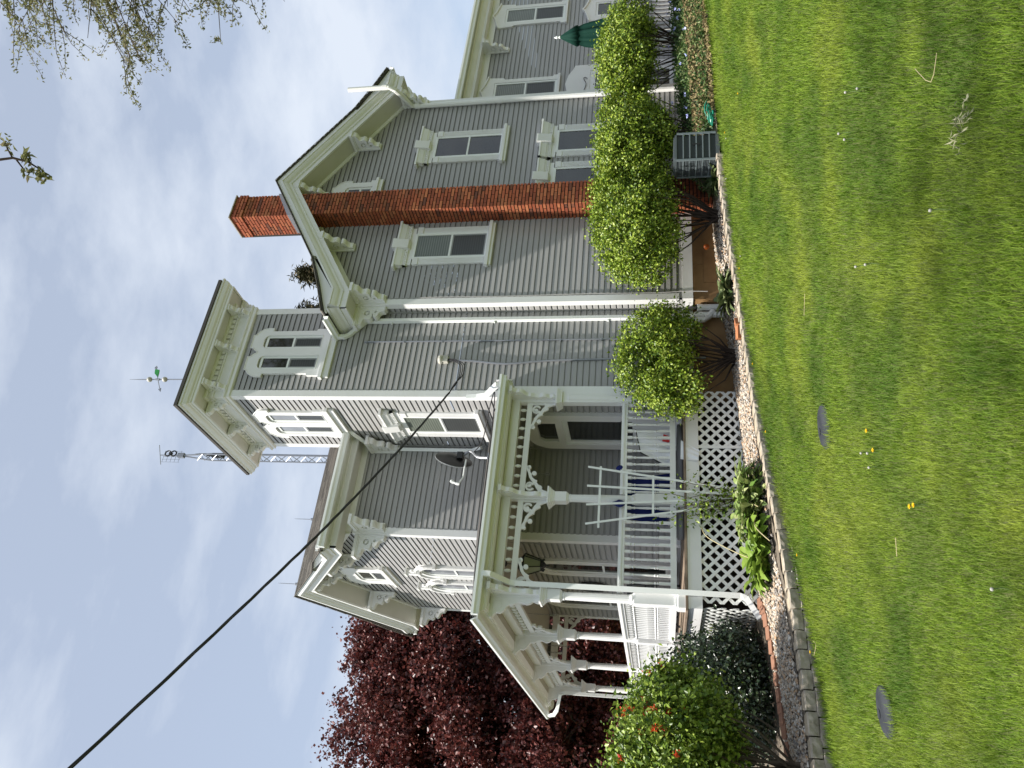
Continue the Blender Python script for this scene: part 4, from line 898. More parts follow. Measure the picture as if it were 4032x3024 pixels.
for dz in (.20, .365): b.tube([(mx+.03+.078*cos(a), my-.05, za+dz+.078*sin(a)) for a in [k*2*pi/18 for k in range(19)]], .019, 6)
b.box(mx+.0, mx+.06, my-.08, my-.02, za+.25, za+.32)
b.build('loop_element', BLACK, t)
b = MB(); b.tube([(mx-.30, my-.06, za+.46), (mx+.27, my-.06, za+.70)], .010, 5)
for k in range(5): b.tube([(mx-.16, my+.08, za+.08+.12*k), (mx+.16, my+.08, za+.08+.12*k)], .004, 4)
for k in range(5): b.tube([(mx-.16+.08*k, my+.08, za+.05), (mx-.16+.08*k, my+.08, za+.58)], .004, 4)
b.build('reflector', GALV, t)
b = MB(); b.box(mx-.04, mx+.07, my-.05, my+.05, ztop_-.35, ztop_-.02); b.tube([(mx+.02, my, ztop_-.02), (mx+.02, my, ztop_+.15)], .03, 8); b.build('rotor', BLACK, t)

# things on the porch
t = lthing('hanging_lantern', (3.95, 12.12, 3.45), 'black six-sided glass lantern hanging from the porch ceiling', 'lantern')
b = MB(); hx = lambda r: [(r*cos(k*pi/3), r*sin(k*pi/3)) for k in range(7)]
lo_, hi_ = hx(.09), hx(.185)
for k in range(6): b.tube([(*lo_[k], .14), (*hi_[k], .41)], .009, 5); b.tube([(*lo_[k], .14), (*lo_[k+1], .14)], .011, 5); b.tube([(*hi_[k], .41), (*hi_[k+1], .41)], .012, 5); b.lathe([(.012, 0), (.015, .02), (.004, .05)], (lo_[k][0], lo_[k][1], .09), 6)
b.lathe([(.185, .41), (.13, .47), (.05, .53), (.02, .57)], n=6); b.lathe([(.004, 0), (.018, .03), (.012, .06), (.05, .09), (.085, .14)], n=8); b.tube([(0, 0, .55), (0, 0, .74)], .007, 5); b.lathe([(.03, .70), (.055, .73), (.055, .75)], n=10)
b.build('frame', BLACK, t)
b = MB(); b.loft([[(x*.97, y*.97, z) for (x, y) in hx(r_)[:6]] for r_, z in ((.088, .145), (.183, .405))]); b.build('glass', LAMPG, t)
def chain(x, y, lab, dz=0):
    t = lthing('hanging_chain', (x, y, 3.66+dz), lab, 'chain', 'chains hanging from the porch ceiling')
    b = MB()
    for k in range(9):
        z = .07+.042*k; ring = [((.011 if k % 2 == 0 else 0)*cos(a), (.011 if k % 2 else 0)*cos(a), z+.026*sin(a)) for a in [i*2*pi/8 for i in range(9)]]; b.tube(ring, .0035, 4)
    b.tube([(0, 0, .45), (0, 0, .54-dz)], .004, 4); b.build('links', SASHG, t)
    b = MB(); b.tube([(.018*cos(a), 0, .035+.04*sin(a)) for a in [i*2*pi/10 for i in range(11)]], .005, 5); b.build('snap_hook', GALV, t)
chain(4.41, 12.4, 'short chain hanging before the tall arched porch window corner'); chain(5.62, 12.3, 'short chain hanging beside the entrance door casing', -.05)
chain(3.9, 14.88, 'short chain hanging behind the street railing, nearest the corner post'); chain(3.9, 17.4, 'short chain hanging near the far dark end of the porch')
chain(3.5, 16.2, 'short chain with clip hanging between the two farthest posts')
t = thing('wall_wreath', (4.62, 15.46, 3.05), 'dark wire wheel ornament on the porch wall between the tall windows', 'ornament')
b = MB()
for r_, w in ((.29, .018), (.20, .012)): b.tube([(4.645, 15.46+r_*cos(a), 3.05+r_*sin(a)) for a in [k*2*pi/24 for k in range(25)]], w, 6)
for k in range(8): a = k*pi/4; b.tube([(4.645, 15.46, 3.05), (4.645, 15.46+.29*cos(a), 3.05+.29*sin(a))], .010, 5)
b.box(4.625, 4.665, 15.40, 15.52, 2.99, 3.11); b.build('wheel', BLACK, t)
def chair(x, y, rz, lab):
    t = lthing('porch_chair', (x, y, PZ), lab, 'chair', 'dark slatted chairs on the porch', rz)
    for sx in (-1, 1):
        for sy, h_ in ((-1, .60), (1, .95)): b = MB(); b.tube([(sx*.26, sy*.25, 0), (sx*.26, sy*.25, .42), (sx*.25, sy*(.25 if sy < 0 else .29), h_)], .022, 6); b.build('leg', BLACK, t)
        b = MB(); b.box(sx*.26-.035, sx*.26+.035, -.29, .27, .60, .625); b.build('armrest', BLACK, t)
    b = MB()
    for k in range(6): b.box(-.25, .25, -.27+.09*k, -.20+.09*k, .40, .42)
    b.build('seat', BLACK, t)
    b = MB(); b.box(-.26, .26, .25, .28, .86, .95); b.box(-.26, .26, .25, .28, .46, .51)
    for k in range(7): x_ = -.22+.073*k; b.box(x_-.018, x_+.018, .255, .275, .51, .86)
    b.build('backrest', BLACK, t)
chair(4.05, 14.4, -pi/2+.3, 'dark slatted chair under the tall arched porch window'); chair(4.2, 16.9, -pi/2, 'dark slatted chair at the far end of the porch')
def cloth(name, P, uv, m, lab, cat, amp=.02, thick=.004, red=None):
    """a draped sheet: bilinear patch of four corners with folds"""
    nu, nv = uv; b = MB(); A, B_, C_, D2 = [Vector(p) for p in P]; nrm = (B_-A).cross(D2-A).normalized(); rows = []
    for j in range(nv+1):
        v = j/nv; row = []
        for i in range(nu+1):
            u_ = i/nu; p = A*(1-u_)*(1-v)+B_*u_*(1-v)+C_*u_*v+D2*(1-u_)*v
            row.append(p+nrm*(amp*sin(u_*17+v*2.5+2*sin(v*3))*(.4+v)+amp*.6*sin(u_*7.3-v*4)))
        rows.append(row)
    V = [p for r_ in rows for p in r_]; F = [(j*(nu+1)+i, j*(nu+1)+i+1, (j+1)*(nu+1)+i+1, (j+1)*(nu+1)+i) for j in range(nv) for i in range(nu)]
    b.mesh(V, F); b.mesh([p-nrm*thick for p in V], [tuple(reversed(f)) for f in F])
    o = tag(b.build(name, m, None, smooth=True), lab, cat); return o
o = cloth('navy_cloth', [(5.02, 11.10, 2.32), (4.40, 11.12, 2.30), (4.30, 11.16, 1.62), (5.16, 11.14, 1.50)], (40, 14), NAVY, 'dark navy cloth draped behind the white railing beside the trellis', 'cloth', .025)
b = MB(); b.lathe([(.01, -.06), (.05, -.03), (.055, .02), (.03, .06), (.008, .075)], (5.17, 11.05, 2.32), 9); b.lathe([(.008, -.08), (.05, -.02), (.06, .03), (.04, .07), (.006, .16)], (4.56, 10.96, 2.30), 9); b.build('knot', NAVY, o)
o = cloth('white_cover', [(5.86, 11.105, 2.10), (5.48, 11.105, 2.02), (5.20, 11.11, 1.52), (5.80, 11.11, 1.50)], (22, 12), WHITEC, 'slumped white flag-like cloth behind the railing near the entrance door', 'cloth', .02)
b = MB(); b.plate([(5.66, 1.70), (5.78, 1.68), (5.72, 1.53), (5.64, 1.60)], [], side(11.08), .0, .012); b.build('red_patch', REDC, o)
b = MB(); b.tube([(5.87, 11.10, 2.11), (5.47, 11.10, 2.03), (5.19, 11.105, 1.53)], .008, 5); b.build('dark_hem', BLACK, o)
o = cloth('white_cover', [(5.62, 10.955, 1.42), (5.30, 10.95, 1.43), (5.26, 10.93, 1.17), (5.44, 10.93, 1.15)], (14, 8), WHITEC, 'loose end of white cloth hanging over the porch edge below the railing', 'cloth', .008)
b = MB(); b.tube([(0, 0, .045), (.62, .0, .05), (1.0, .02, .045)], [.045, .05, .045], 10)
tag(b.build('floor_cushion', GREYC, None, loc=(5.0, 11.17, PZ), smooth=True), 'grey striped cushion roll lying along the porch floor edge', 'cushion')
b = MB(); b.tube([(0, 0, .05), (.45, .0, .05)], [.05, .05], 10)
tag(b.build('floor_cushion', GREYC, None, loc=(4.1, 11.13, PZ), smooth=True), 'pale grey cushion roll on the porch floor left of the trellis', 'cushion')

# fan trellis with a climbing vine
t = thing('fan_trellis', (4.66, 10.84, .45), 'white fan-shaped garden trellis standing before the middle porch post', 'trellis')
b = MB()
for xt, xb in ((5.09, 4.74), (4.78, 4.69), (4.48, 4.65), (4.18, 4.60)):
    a, c = Vector((xb, 10.84, .42)), Vector((xt, 10.84, 2.80)); b.loft([[tuple(e+Vector((dx, dy, 0))) for dx, dy in ((-.014, -.008), (.014, -.008), (.014, .008), (-.014, .008))] for e in (a, c)])
b.build('stick', VINYL, t)
b = MB()
for x0, x1, z in ((4.13, 5.11, 2.61), (4.25, 5.05, 2.22), (4.34, 4.98, 1.83), (4.5, 4.84, 1.1)): b = MB(); b.box(x0, x1, 10.852, 10.864, z-.016, z+.016); b.build('crossbar', VINYL, t)

# ------------------------------------------------------------ plants
def np_tubes(paths, name, m, parent=None, n=5):
    b = MB()
    for pts, r in paths: b.tube(pts, r, n)
    return b.build(name, m, parent)
def shrub(loc, lab, cols, stems, lobes, nleaf, size, m=None, bark=DARKB, name='shrub', group=None, hole=.0, clumps=260, flowers=0):
    """lobes: (centre, radii) ellipsoids relative to loc; leaves sit in twig-end clumps near the surface and inside"""
    t = thing(name, loc, lab, 'shrub', group); L0 = np.array(loc)
    C = []
    wts = np.array([r[0]*r[1]+r[1]*r[2]+r[0]*r[2] for _, r in lobes]); wts /= wts.sum()
    for (c, r), w in zip(lobes, wts):
        k = max(8, int(clumps*w)); d = unit(rng.normal(size=(k, 3))); f = np.where(rng.random(k) < .72, .80+.24*rng.random(k), .35+.5*rng.random(k))
        C.append(np.array(c)+d*np.array(r)*f[:, None])
    C = np.concatenate(C); per = max(4, nleaf//len(C)); sg = size*1.35*(.7+.8*rng.random((len(C), 1, 1)))
    P = (C[:, None]+rng.normal(size=(len(C), per, 3))*sg).reshape(-1, 3)
    O = C-np.concatenate([np.repeat([c], max(8, int(clumps*w)), 0) for (c, r), w in zip(lobes, wts)]); O = unit(unit(O)*.8+np.array([-.15, -.1, .55])+rng.normal(size=O.shape)*.25)
    np_mesh('foliage', leaves(P+L0, size, .62, .35, face=np.repeat(O, per, 0)), 4, LF, m or LEAFH, t)
    paths = []
    for k in range(stems):
        tgt = C[rng.integers(len(C))]; bs = np.array([rng.normal()*.05, rng.normal()*.05, -.05]); a = rng.normal(size=3)*.06
        midp = bs*.5+tgt*.45+a+np.array([0, 0, -.05])
        paths.append(([bs+L0, bs*.8+midp*.2+np.array([0, 0, .06])+L0, midp+L0, tgt*.97+L0], [.022, .017, .011, .003]))
    np_tubes(paths, 'stems', bark, t)
    if flowers:
        out_ = C[np.argsort(-(C[:, 2]*.5-C[:, 1]*.6+rng.random(len(C))*.9))][:flowers]
        P = (out_[:, None]+rng.normal(size=(len(out_), 14, 3))*.022+unit(out_)[:, None]*.07).reshape(-1, 3)
        np_mesh('blossoms', leaves(P+L0, .042, .4, .6), 4, LF, FLOWER, t)
    return t
Z = lambda x: float(z_bed(x))
G_ = 'clipped privet shrubs along the foundation'
shrub((9.2, 9.95, Z(9.2)), 'tall clipped green shrub before the brick chimney', None, 26, [((.0, 0, 1.35), (1.12, .62, .70)), ((-.55, 0, 1.30), (.70, .52, .60)), ((.75, .05, 1.38), (.75, .55, .62)), ((.25, 0, 1.75), (.7, .5, .35))], 42000, .047, clumps=680, group=G_)
shrub((11.0, 9.75, Z(11)), 'green shrub crowding above the air conditioner', None, 20, [((.2, 0, 1.42), (1.0, .55, .52)), ((.0, 0, 1.0), (.6, .4, .40)), ((-.5, .1, 1.5), (.65, .5, .42))], 32000, .047, clumps=540, group=G_)
shrub((13.0, 9.55, Z(13)), 'green shrub with bare dark legs before the deck railing', None, 34, [((.1, 0, 1.38), (1.05, .6, .52)), ((-.4, 0, 1.34), (.75, .5, .5)), ((.9, .0, 1.30), (.6, .5, .40))], 28000, .047, clumps=480, group=G_)
shrub((6.9, 10.62, Z(6.9)), 'round clipped green shrub between the drain pipe and the porch', None, 22, [((-.05, -.05, 1.28), (.92, .52, .56)), ((-.62, -.12, .98), (.42, .4, .42)), ((.45, 0, 1.05), (.5, .42, .45))], 22000, .047, clumps=480, group=G_)
shrub((1.0, 9.55, Z(1)), 'big flowering bush with orange red blossoms beside the porch steps side', None, 34, [((-.1, -.25, 1.36), (1.0, .8, .60)), ((.45, -.35, 1.24), (.55, .6, .46)), ((-.6, -.2, 1.3), (.8, .8, .58)), ((.1, .2, .95), (.8, .6, .35))], 42000, .054, m=LEAFA, bark=BARK, name='flowering_bush', clumps=560, flowers=34)
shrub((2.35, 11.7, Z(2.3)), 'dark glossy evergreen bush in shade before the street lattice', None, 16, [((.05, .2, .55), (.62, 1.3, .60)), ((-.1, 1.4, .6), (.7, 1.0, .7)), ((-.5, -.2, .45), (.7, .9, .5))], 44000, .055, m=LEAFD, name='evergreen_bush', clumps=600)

def blades(name, loc, lab, cat, m, n, lmin, lmax, w, spread, arch=.5, k=7, fan=1.0, group=None, kind='plant', rise=0.0):
    """clump of long or broad leaves rising from one crown"""
    t = thing(name, loc, lab, cat, group); b = MB(); paths = []
    for i in range(n):
        az = random.random()*2*pi; ln = random.uniform(lmin, lmax); d = Vector((cos(az), sin(az), 0)); s_ = Vector((-sin(az), cos(az), 0)); el = random.uniform(.35, 1.35)*fan
        b0 = Vector(loc)+d*random.random()*spread+s_*random.uniform(-.5, .5)*spread+Vector((0, 0, random.random()*rise)); V = []; ww = w*random.uniform(.7, 1.2)
        for j in range(k+1):
            u_ = j/k; ang = el-arch*u_*u_*2.0; 
            p = b0+d*(ln*u_*cos(el-arch*u_))+Vector((0, 0, ln*u_*sin(el-arch*u_*1.1)))
            q = ww*(sin(pi*min(1, u_*.92+.06))**.8)*.5
            V += [p-s_*q+Vector((0, 0, q*.35)), p, p+s_*q+Vector((0, 0, q*.35))]
        b.mesh(V, [(3*j+a, 3*j+a+1, 3*j+a+4, 3*j+a+3) for j in range(k) for a in (0, 1)])
    b.build('leaves', m, t)
    return t
blades('lily_clump', (4.55, 10.25, Z(4.5)), 'arching strap-leaved lily clump at the foot of the trellis', 'plant', HOSTA, 46, .34, .66, .036, .12, .75)
blades('variegated_plant', (4.15, 9.85, Z(4.1)), 'pale variegated leafy plant in gravel below the trellis', 'plant', HOSTV, 620, .10, .22, .085, .40, .6, 4, rise=.26)
blades('hosta', (3.45, 9.72, Z(3.4)), 'broad bright green hosta clump between lattice and stone wall', 'plant', HOSTA, 150, .15, .32, .15, .34, .6, 5, rise=.14)
blades('hosta', (7.75, 10.05, Z(7.7)), 'dark white-edged hosta beside the white drain pipes', 'plant', HOSTD, 110, .22, .42, .10, .18, .6, 5)
blades('hosta', (9.72, 9.55, Z(9.7)), 'dark hosta tucked between chimney and air conditioner', 'plant', HOSTD, 70, .18, .34, .09, .16, .6, 5)
t = thing('climbing_vine', (4.66, 10.8, .45), 'thin leafy vine climbing the lower trellis sticks', 'vine'); paths = []; C = []
for k in range(12):
    x = 4.66+random.uniform(-.1, .1); p = [(x, 10.82, .45)]; x1 = 4.66+random.uniform(-.45, .35); h_ = random.uniform(.6, 1.25)
    for j in range(1, 6): p.append((x+(x1-x)*j/5+random.uniform(-.04, .04), 10.82+random.uniform(-.03, .02), .45+h_*j/5)); C.append(p[-1])
    paths.append((p, .005))
np_tubes(paths, 'stems', BARK, t, 4)
C = np.array(C); P = np.repeat(C, 9, 0)+rng.normal(size=(len(C)*9, 3))*np.array([.09, .04, .09]); np_mesh('foliage', leaves(P, .055, .6, .2), 4, LF, LEAFA, t)
b = MB()
for p in ([(4.2, 10.9, 1.15), (3.9, 10.5, 1.08), (3.55, 10.1, .72), (3.4, 9.9, .5)], [(4.9, 10.6, .55), (4.3, 9.9, .68), (3.9, 9.35, .55)], [(4.0, 9.7, .5), (3.6, 9.2, .62), (3.3, 8.9, .5)]): b.tube(smooth_line(p, 5), .006, 4)
tag(b.build('dry_stalk', STRAW, None), 'long dry bent stalks lying over the hosta and stone wall', 'dry stalks')
# low flowering ground cover on the bank at the right end
n = 17000; gx = 9.95+6.3*rng.random(n); f_ = rng.random(n); yb = y_edge(gx)+.06; gy = yb+f_*(1.15)
gz_ = z_bed(gx)+.02+f_*.44*np.clip((gx-9.9)*1.6, 0, 1)+.10*rng.random(n)
ok = ((gx-9.99)**2+(gy-9.33)**2 > .33**2)
P = np.stack([gx, gy, gz_], 1)[ok]
q = MB(); gxs = [10.0+.25*i for i in range(27)]
q.mesh([(x, float(y_edge(x))+.06+1.2*k/4, float(z_bed(x))+(.46*k/4*min(1, max(0, (x-9.9)*1.6)))) for k in range(5) for x in gxs], [(k*len(gxs)+i, k*len(gxs)+i+1, (k+1)*len(gxs)+i+1, (k+1)*len(gxs)+i) for k in range(4) for i in range(len(gxs)-1)])
tag(q.build('planted_bank', EARTH), kind='structure')
np_mesh('ground_cover', leaves(P, .055, .5, .5), 4, LF, VINCA, kind='stuff')
dl = rng.random(5200)**1.3; gx = 10.6+5.5*rng.random(5200); P = np.stack([gx, y_edge(gx)+.02+.6*dl, z_bed(gx)+.035+.29*dl], 1); np_mesh('dead_leaves', leaves(P, .07, .5, 0), 4, LF, DEADL, kind='stuff')
gx = 10.3+5.6*rng.random(26); f_ = .4+.6*rng.random(26); P = np.stack([gx, y_edge(gx)+.06+f_*1.1, z_bed(gx)+.16+f_*.46], 1); P = (P[:, None]+rng.normal(size=(26, 5, 3))*.014).reshape(-1, 3); np_mesh('blue_flowers', leaves(P, .04, .7, .8), 4, LF, BLUEF, kind='stuff')
b = MB()
for k in range(5): b.tube([(10.45+.13*cos(a)+.03*k, 9.02+.10*sin(a)-.02*k, .86+.022*k+.05*sin(a*.5)) for a in [i*2*pi/16+k for i in range(17)]], .012, 6)
b.tube(smooth_line([(10.5, 9.1, .95), (10.7, 8.98, 1.02), (10.95, 8.9, .93), (11.2, 8.75, .90)], 4), .012, 6)
tag(b.build('garden_hose', HOSE, None), 'coiled green garden hose beside the air conditioner', 'hose')
b = MB(); b.lathe([(.02, 0), (.045, .02), (.05, .06), (.035, .09), (.012, .10)], (0, 0, 0), 12); tag(b.build('orange_jar', ORANGE, None, loc=(9.16, 10.62, Z(9.16)+.13), smooth=True), 'small round orange jar near the foundation under the tall shrub', 'jar')
b = MB(); b.box(-.05, .05, -.06, .06, 0, .13); 

# deck, railing and closed parasol behind the right shrubs
q = MB(); q.box(13.9, 24, 10.02, 11.82, 1.22, 1.40); q.box(13.9, 24, 9.98, 10.02, 1.05, 1.40); tag(q.build('patio_deck', DECKW), kind='structure')
t = thing('deck_railing', (15, 10.05, 1.4), 'white deck railing of flat slats partly hidden by the right shrubs', 'railing')
for x in (14.0, 15.6, 17.2): b = MB(); b.box(x-.05, x+.05, 10.0, 10.1, 1.4, 2.40); b.build('post', VINYL, t)
q = MB(); q.box(14.05, 20, 10.02, 10.09, 2.22, 2.28); q.box(14.05, 20, 10.0, 10.11, 2.28, 2.31); q.box(14.05, 20, 10.03, 10.08, 1.47, 1.54); q.build('rail', VINYL, t)
sl = None
for k in range(38):
    x = 14.15+.13*k
    if abs((x-14.0) % 1.6) < .06: continue
    if sl is None: q = MB(); q.box(-.019, .019, -.019, .019, 1.54, 2.22); sl = q.build('slat', mat('shade_grey_white', (.42, .43, .43), .6), t, loc=(x, 10.055, 0))  # white slats coloured grey to stand for the shade on them
    else: part_copy(sl, t, (x, 10.055, 0))
b = lattice(1.2, 1.06, 1.06, off(side(9.96), 12.75)); o = tag(b.build('deck_lattice', VINYL, None), 'small white lattice panel low behind the right shrubs', 'lattice'); b = MB(); b.box(12.70, 12.80, 9.95, 10.05, .9, 1.5); b.build('post', VINYL, o)
t = lthing('patio_umbrella', (14.95, 10.45, 1.36), 'closed dark green parasol rising behind the right shrubs', 'umbrella')
b = MB(); b.tube([(0, 0, 0), (0, 0, 2.5)], .022, 8); b.build('pole', VINYL, t)
ns = 32; b = MB(); rings = []
for z, r_, am in ((.95, .29, .55), (1.25, .29, .5), (1.6, .26, .42), (1.95, .21, .34), (2.12, .16, .25), (2.13, .17, .2)): rings.append([(r_*(1+am*.5*sin(a*8))*cos(a), r_*(1+am*.5*sin(a*8))*sin(a), z) for a in [2*pi*k/ns for k in range(ns)]])
b.loft(rings)
rings = [[(r_*(1+am*.5*sin(a*8+.3))*cos(a), r_*(1+am*.5*sin(a*8+.3))*sin(a), z+(.03*sin(a*8) if z < 2.2 else 0)) for a in [2*pi*k/ns for k in range(ns)]] for z, r_, am in ((2.09, .20, .28), (2.26, .135, .2), (2.44, .045, .1), (2.47, .02, 0))]
b.loft(rings); b.build('canopy', GREEN, t, smooth=True)
b = MB(); b.lathe([(.012, 2.45), (.030, 2.48), (.018, 2.51), (.032, 2.54), (.012, 2.59), (.003, 2.61)], n=10); b.build('finial', VINYL, t)

# dandelions and seed heads in the lawn
def dandelion(x, y, lab, seed=False, h_=.07):
    t = lthing('dandelion' if not seed else 'seed_head', (x, y, float(z_lawn(x))), lab, 'dandelion', 'yellow dandelions in the lawn' if not seed else 'white dandelion clocks in the lawn')
    b = MB(); b.tube([(0, 0, -.01), (.008, 0, h_*.6), (.004, .004, h_)], .003, 5); b.build('stalk', STEMG, t)
    b = MB()
    if seed: b.lathe([(.0085*sin(pi*k/6)+.001, h_-.0085*cos(pi*k/6)+.006) for k in range(7)], n=9); b.build('clock', FLUFF, t)
    else:
        for r_, z in ((.019, h_+.004), (.012, h_+.009)):
            for k in range(14): a = k*2*pi/14+r_*90; b.mesh([(0, 0, h_-.004), (r_*.7*cos(a-.16), r_*.7*sin(a-.16), z), (r_*cos(a), r_*sin(a), z+.003), (r_*.7*cos(a+.16), r_*.7*sin(a+.16), z)], [(0, 1, 2, 3)])
        b.build('flower', YELLOW, t)
for (x, y), lab in zip([(4.71, 8.92), (2.75, 5.18), (2.58, 5.14), (2.0, 4.73), (1.98, 4.66), (2.0, 8.5), (2.94, 8.32), (9.26, 8.24), (7.23, 8.86), (5.78, 9.05), (8.56, 6.99)],
    ['yellow dandelion at the wall foot below the middle lattice', 'yellow dandelion nearest above the pair, mid lawn', 'yellow dandelion beside two white seed heads', 'larger yellow dandelion of the touching pair in the near lawn', 'smaller yellow dandelion of the touching pair in the near lawn', 'yellow dandelion by dry straw at the lower wall blocks', 'yellow dandelion by the wall below the broad hosta', 'yellow dandelion in grass just below the air conditioner', 'yellow dandelion at the wall foot below the dark hosta', 'yellow dandelion at the wall foot below the round shrub', 'yellow dandelion alone in the far right lawn']): dandelion(x, y, lab, False, .085)
for (x, y), lab in zip([(2.61, 5.25), (2.68, 5.39), (2.52, 5.29), (2.74, 8.48), (2.89, 8.7), (1.26, 3.93), (4.64, 4.2), (4.5, 4.13), (3.7, 4.55), (3.57, 4.37), (4.5, 3.7), (4.7, 3.89), (9.08, 8.19), (7.23, 8.6), (8.78, 8.68), (3.06, 3.32)],
    ['white seed head touching the dandelion beside the near pair', 'white seed head just beyond the mid-lawn dandelion', 'smaller white seed head left of the mid-lawn dandelion', 'white seed head at the wall foot below the hosta', 'second white seed head tight against the lower wall blocks', 'white seed head closest to the lens at the left', 'tall white seed head with brown stem in the right lawn', 'white seed head just nearer than the brown stemmed one', 'round white seed head in the middle of the lawn', 'smaller white seed head beside the middle lawn one', 'white seed head nearest the lens at the right', 'white seed head beside the bent pale straw', 'white seed head below the air conditioner', 'white seed head below the dark hosta', 'white seed head at the wall foot under the tall shrub', 'tiny white seed head low in the nearest grass']): dandelion(x, y, lab, True, .09)
for pts, lab in (([(4.54, 6.27), (4.62, 6.05)], 'single pale straw lying in the middle of the lawn'), ([(3.67, 2.83), (3.60, 2.95), (3.8, 3.02)], 'bent pale straw in the near right lawn'), ([(1.89, 5.3), (1.98, 5.2)], 'short pale straw beyond the near dandelion pair'), ([(2.1, 8.45), (2.02, 8.3), (1.95, 8.42)], 'curled dry straw against the lower wall blocks')):
    b = MB(); P = [(x, y, float(z_lawn(x))+.05+.012*i) for i, (x, y) in enumerate(pts)]; b.tube(smooth_line(P, 3) if len(P) > 2 else P, .002, 5); tag(b.build('dry_straw', STRAW, None), lab, 'straw')
n = 60; P = np.stack([3.19+.055*rng.normal(size=n), 2.87+.07*rng.normal(size=n), z_lawn(3.19)+.05+.012*rng.random(n)], 1); np_mesh('dry_clippings', leaves(P, .045, .12, .3), 4, LF, CLIPM, kind='stuff')

# ------------------------------------------------------------ trees
def grow(base, h_trunk, r0, levels, spread, seg, up=.35, n0=5, shrink=.66, dirs=None, droop=0.0):
    """returns (tube paths, tip points); simple branching skeleton"""
    paths, tips = [], []
    def rec(p, d, ln, r, lv):
        pts = [np.array(p)]; dd = np.array(d); k = 4
        for j in range(k):
            dd = unit(dd+rng.normal(size=3)*.13+np.array([0, 0, (up if lv > 1 else -droop)*.12])); pts.append(pts[-1]+dd*ln/k)
        paths.append((pts, [max(.004, r*(1-.45*j/k)) for j in range(k+1)]))
        if lv == 0: tips.extend(pts[1:]); return
        if lv <= 2: tips.extend(pts[2:])
        nb = n0 if lv == levels else 3+int(rng.random()*2)
        for i in range(nb):
            j = k if i == 0 else int(rng.integers(1, k+1)); az = rng.normal(size=3); az = unit(az-dd*(az@dd))
            nd = unit(dd*(1-spread*.5)+az*spread*(.5 if i == 0 else 1)+np.array([0, 0, up*.3]))
            rec(pts[j], nd, ln*shrink*(.8+.4*rng.random()), r*.58, lv-1)
    trunk = [np.array(base)+np.array([rng.normal()*.05*j, rng.normal()*.05*j, h_trunk*j/4]) for j in range(5)]
    paths.append((trunk, [r0*(1.25-.4*j/4) for j in range(5)]))
    for i in range(n0+2):
        a = 2*pi*i/(n0+2)+rng.random(); el = .25+1.0*rng.random()
        d = np.array([cos(a)*cos(el), sin(a)*cos(el), sin(el)]) if dirs is None else np.array(dirs[i % len(dirs)])
        rec(trunk[2+i % 3], unit(d), seg*(.8+.4*rng.random()), r0*.5, levels)
    return paths, np.array(tips)
# purple-leaved maple behind the street end of the house
t = thing('purple_tree', (3.4, 27, .2), 'large dark purple-leaved maple behind the street end of the house', 'tree')
nB = 330; bl = rng.integers(17, size=nB)
lob = np.array([(0, 0, 0), (-4, -1, -1.2), (3.2, -1, -.6), (0, -2.2, -2), (-2, 0, 1.0), (2.0, 0, 1.2), (-6, 0, -2.5), (4.8, 0, -2.6), (-1, -3, -4), (3, -3.0, -4.2), (-5, -2.5, -4.4), (-3.2, -.5, 1.1), (.5, -.8, 1.3), (-5.6, -.5, -.1), (2.4, -.5, 2.1), (.2, -.8, 2.3), (3.6, -1.0, 1.2)])
rad = np.array([4.2, 3.1, 2.9, 3.0, 2.8, 2.6, 2.8, 2.4, 2.4, 2.3, 2.4, 2.3, 2.3, 2.3, 2.0, 2.0, 2.0])
bd = unit(rng.normal(size=(nB, 3))); BC = np.array([3.4, 27, 8.15])+lob[bl]+bd*(rad[bl]*(.55+.42*rng.random(nB)))[:, None]; BC = BC[BC[:, 2] > 2.6]
BR = .55+.65*rng.random(len(BC)); nK = 40
kd = unit(rng.normal(size=(len(BC), nK, 3))); C = (BC[:, None]+kd*(BR[:, None]*(.35+.75*rng.random((len(BC), nK))))[..., None]*np.array([1.15, 1.15, .75])).reshape(-1, 3)
C = C[C[:, 2] > 2.2]
P = (C[:, None]+rng.normal(size=(len(C), 24, 3))*(.08+.14*rng.random((len(C), 1, 1)))*np.array([1, 1, .8])).reshape(-1, 3)
np_mesh('crown', leaves(P, .115, .75, -.1), 4, LF, LEAFP, t)
paths = [([np.array([3.4, 27, 0]), np.array([3.5, 27, 2.2]), np.array([3.3, 27.1, 5]), np.array([3.4, 27, 9])], [.42, .34, .26, .12])]
for k in range(40):
    e = C[rng.integers(len(C))]; s_ = np.array([3.4, 27, 2.2+4.5*rng.random()]); paths.append(([s_, s_*.6+e*.4+np.array([0, 0, .5]), e], [.10, .06, .015]))
np_tubes(paths, 'trunk', DARKB, t)
paths = []
for k in range(30):
    p0 = np.array([2.2+.5*rng.normal(), 23.4, 4.4+.4*rng.normal()]); d_ = unit(rng.normal(size=3)+np.array([.4, -.2, -.2])); paths.append(([p0, p0+d_*.5, p0+d_*.9+rng.normal(size=3)*.2], [.018, .012, .005]))
np_tubes(paths, 'bare_twigs', BARK, t, 4)
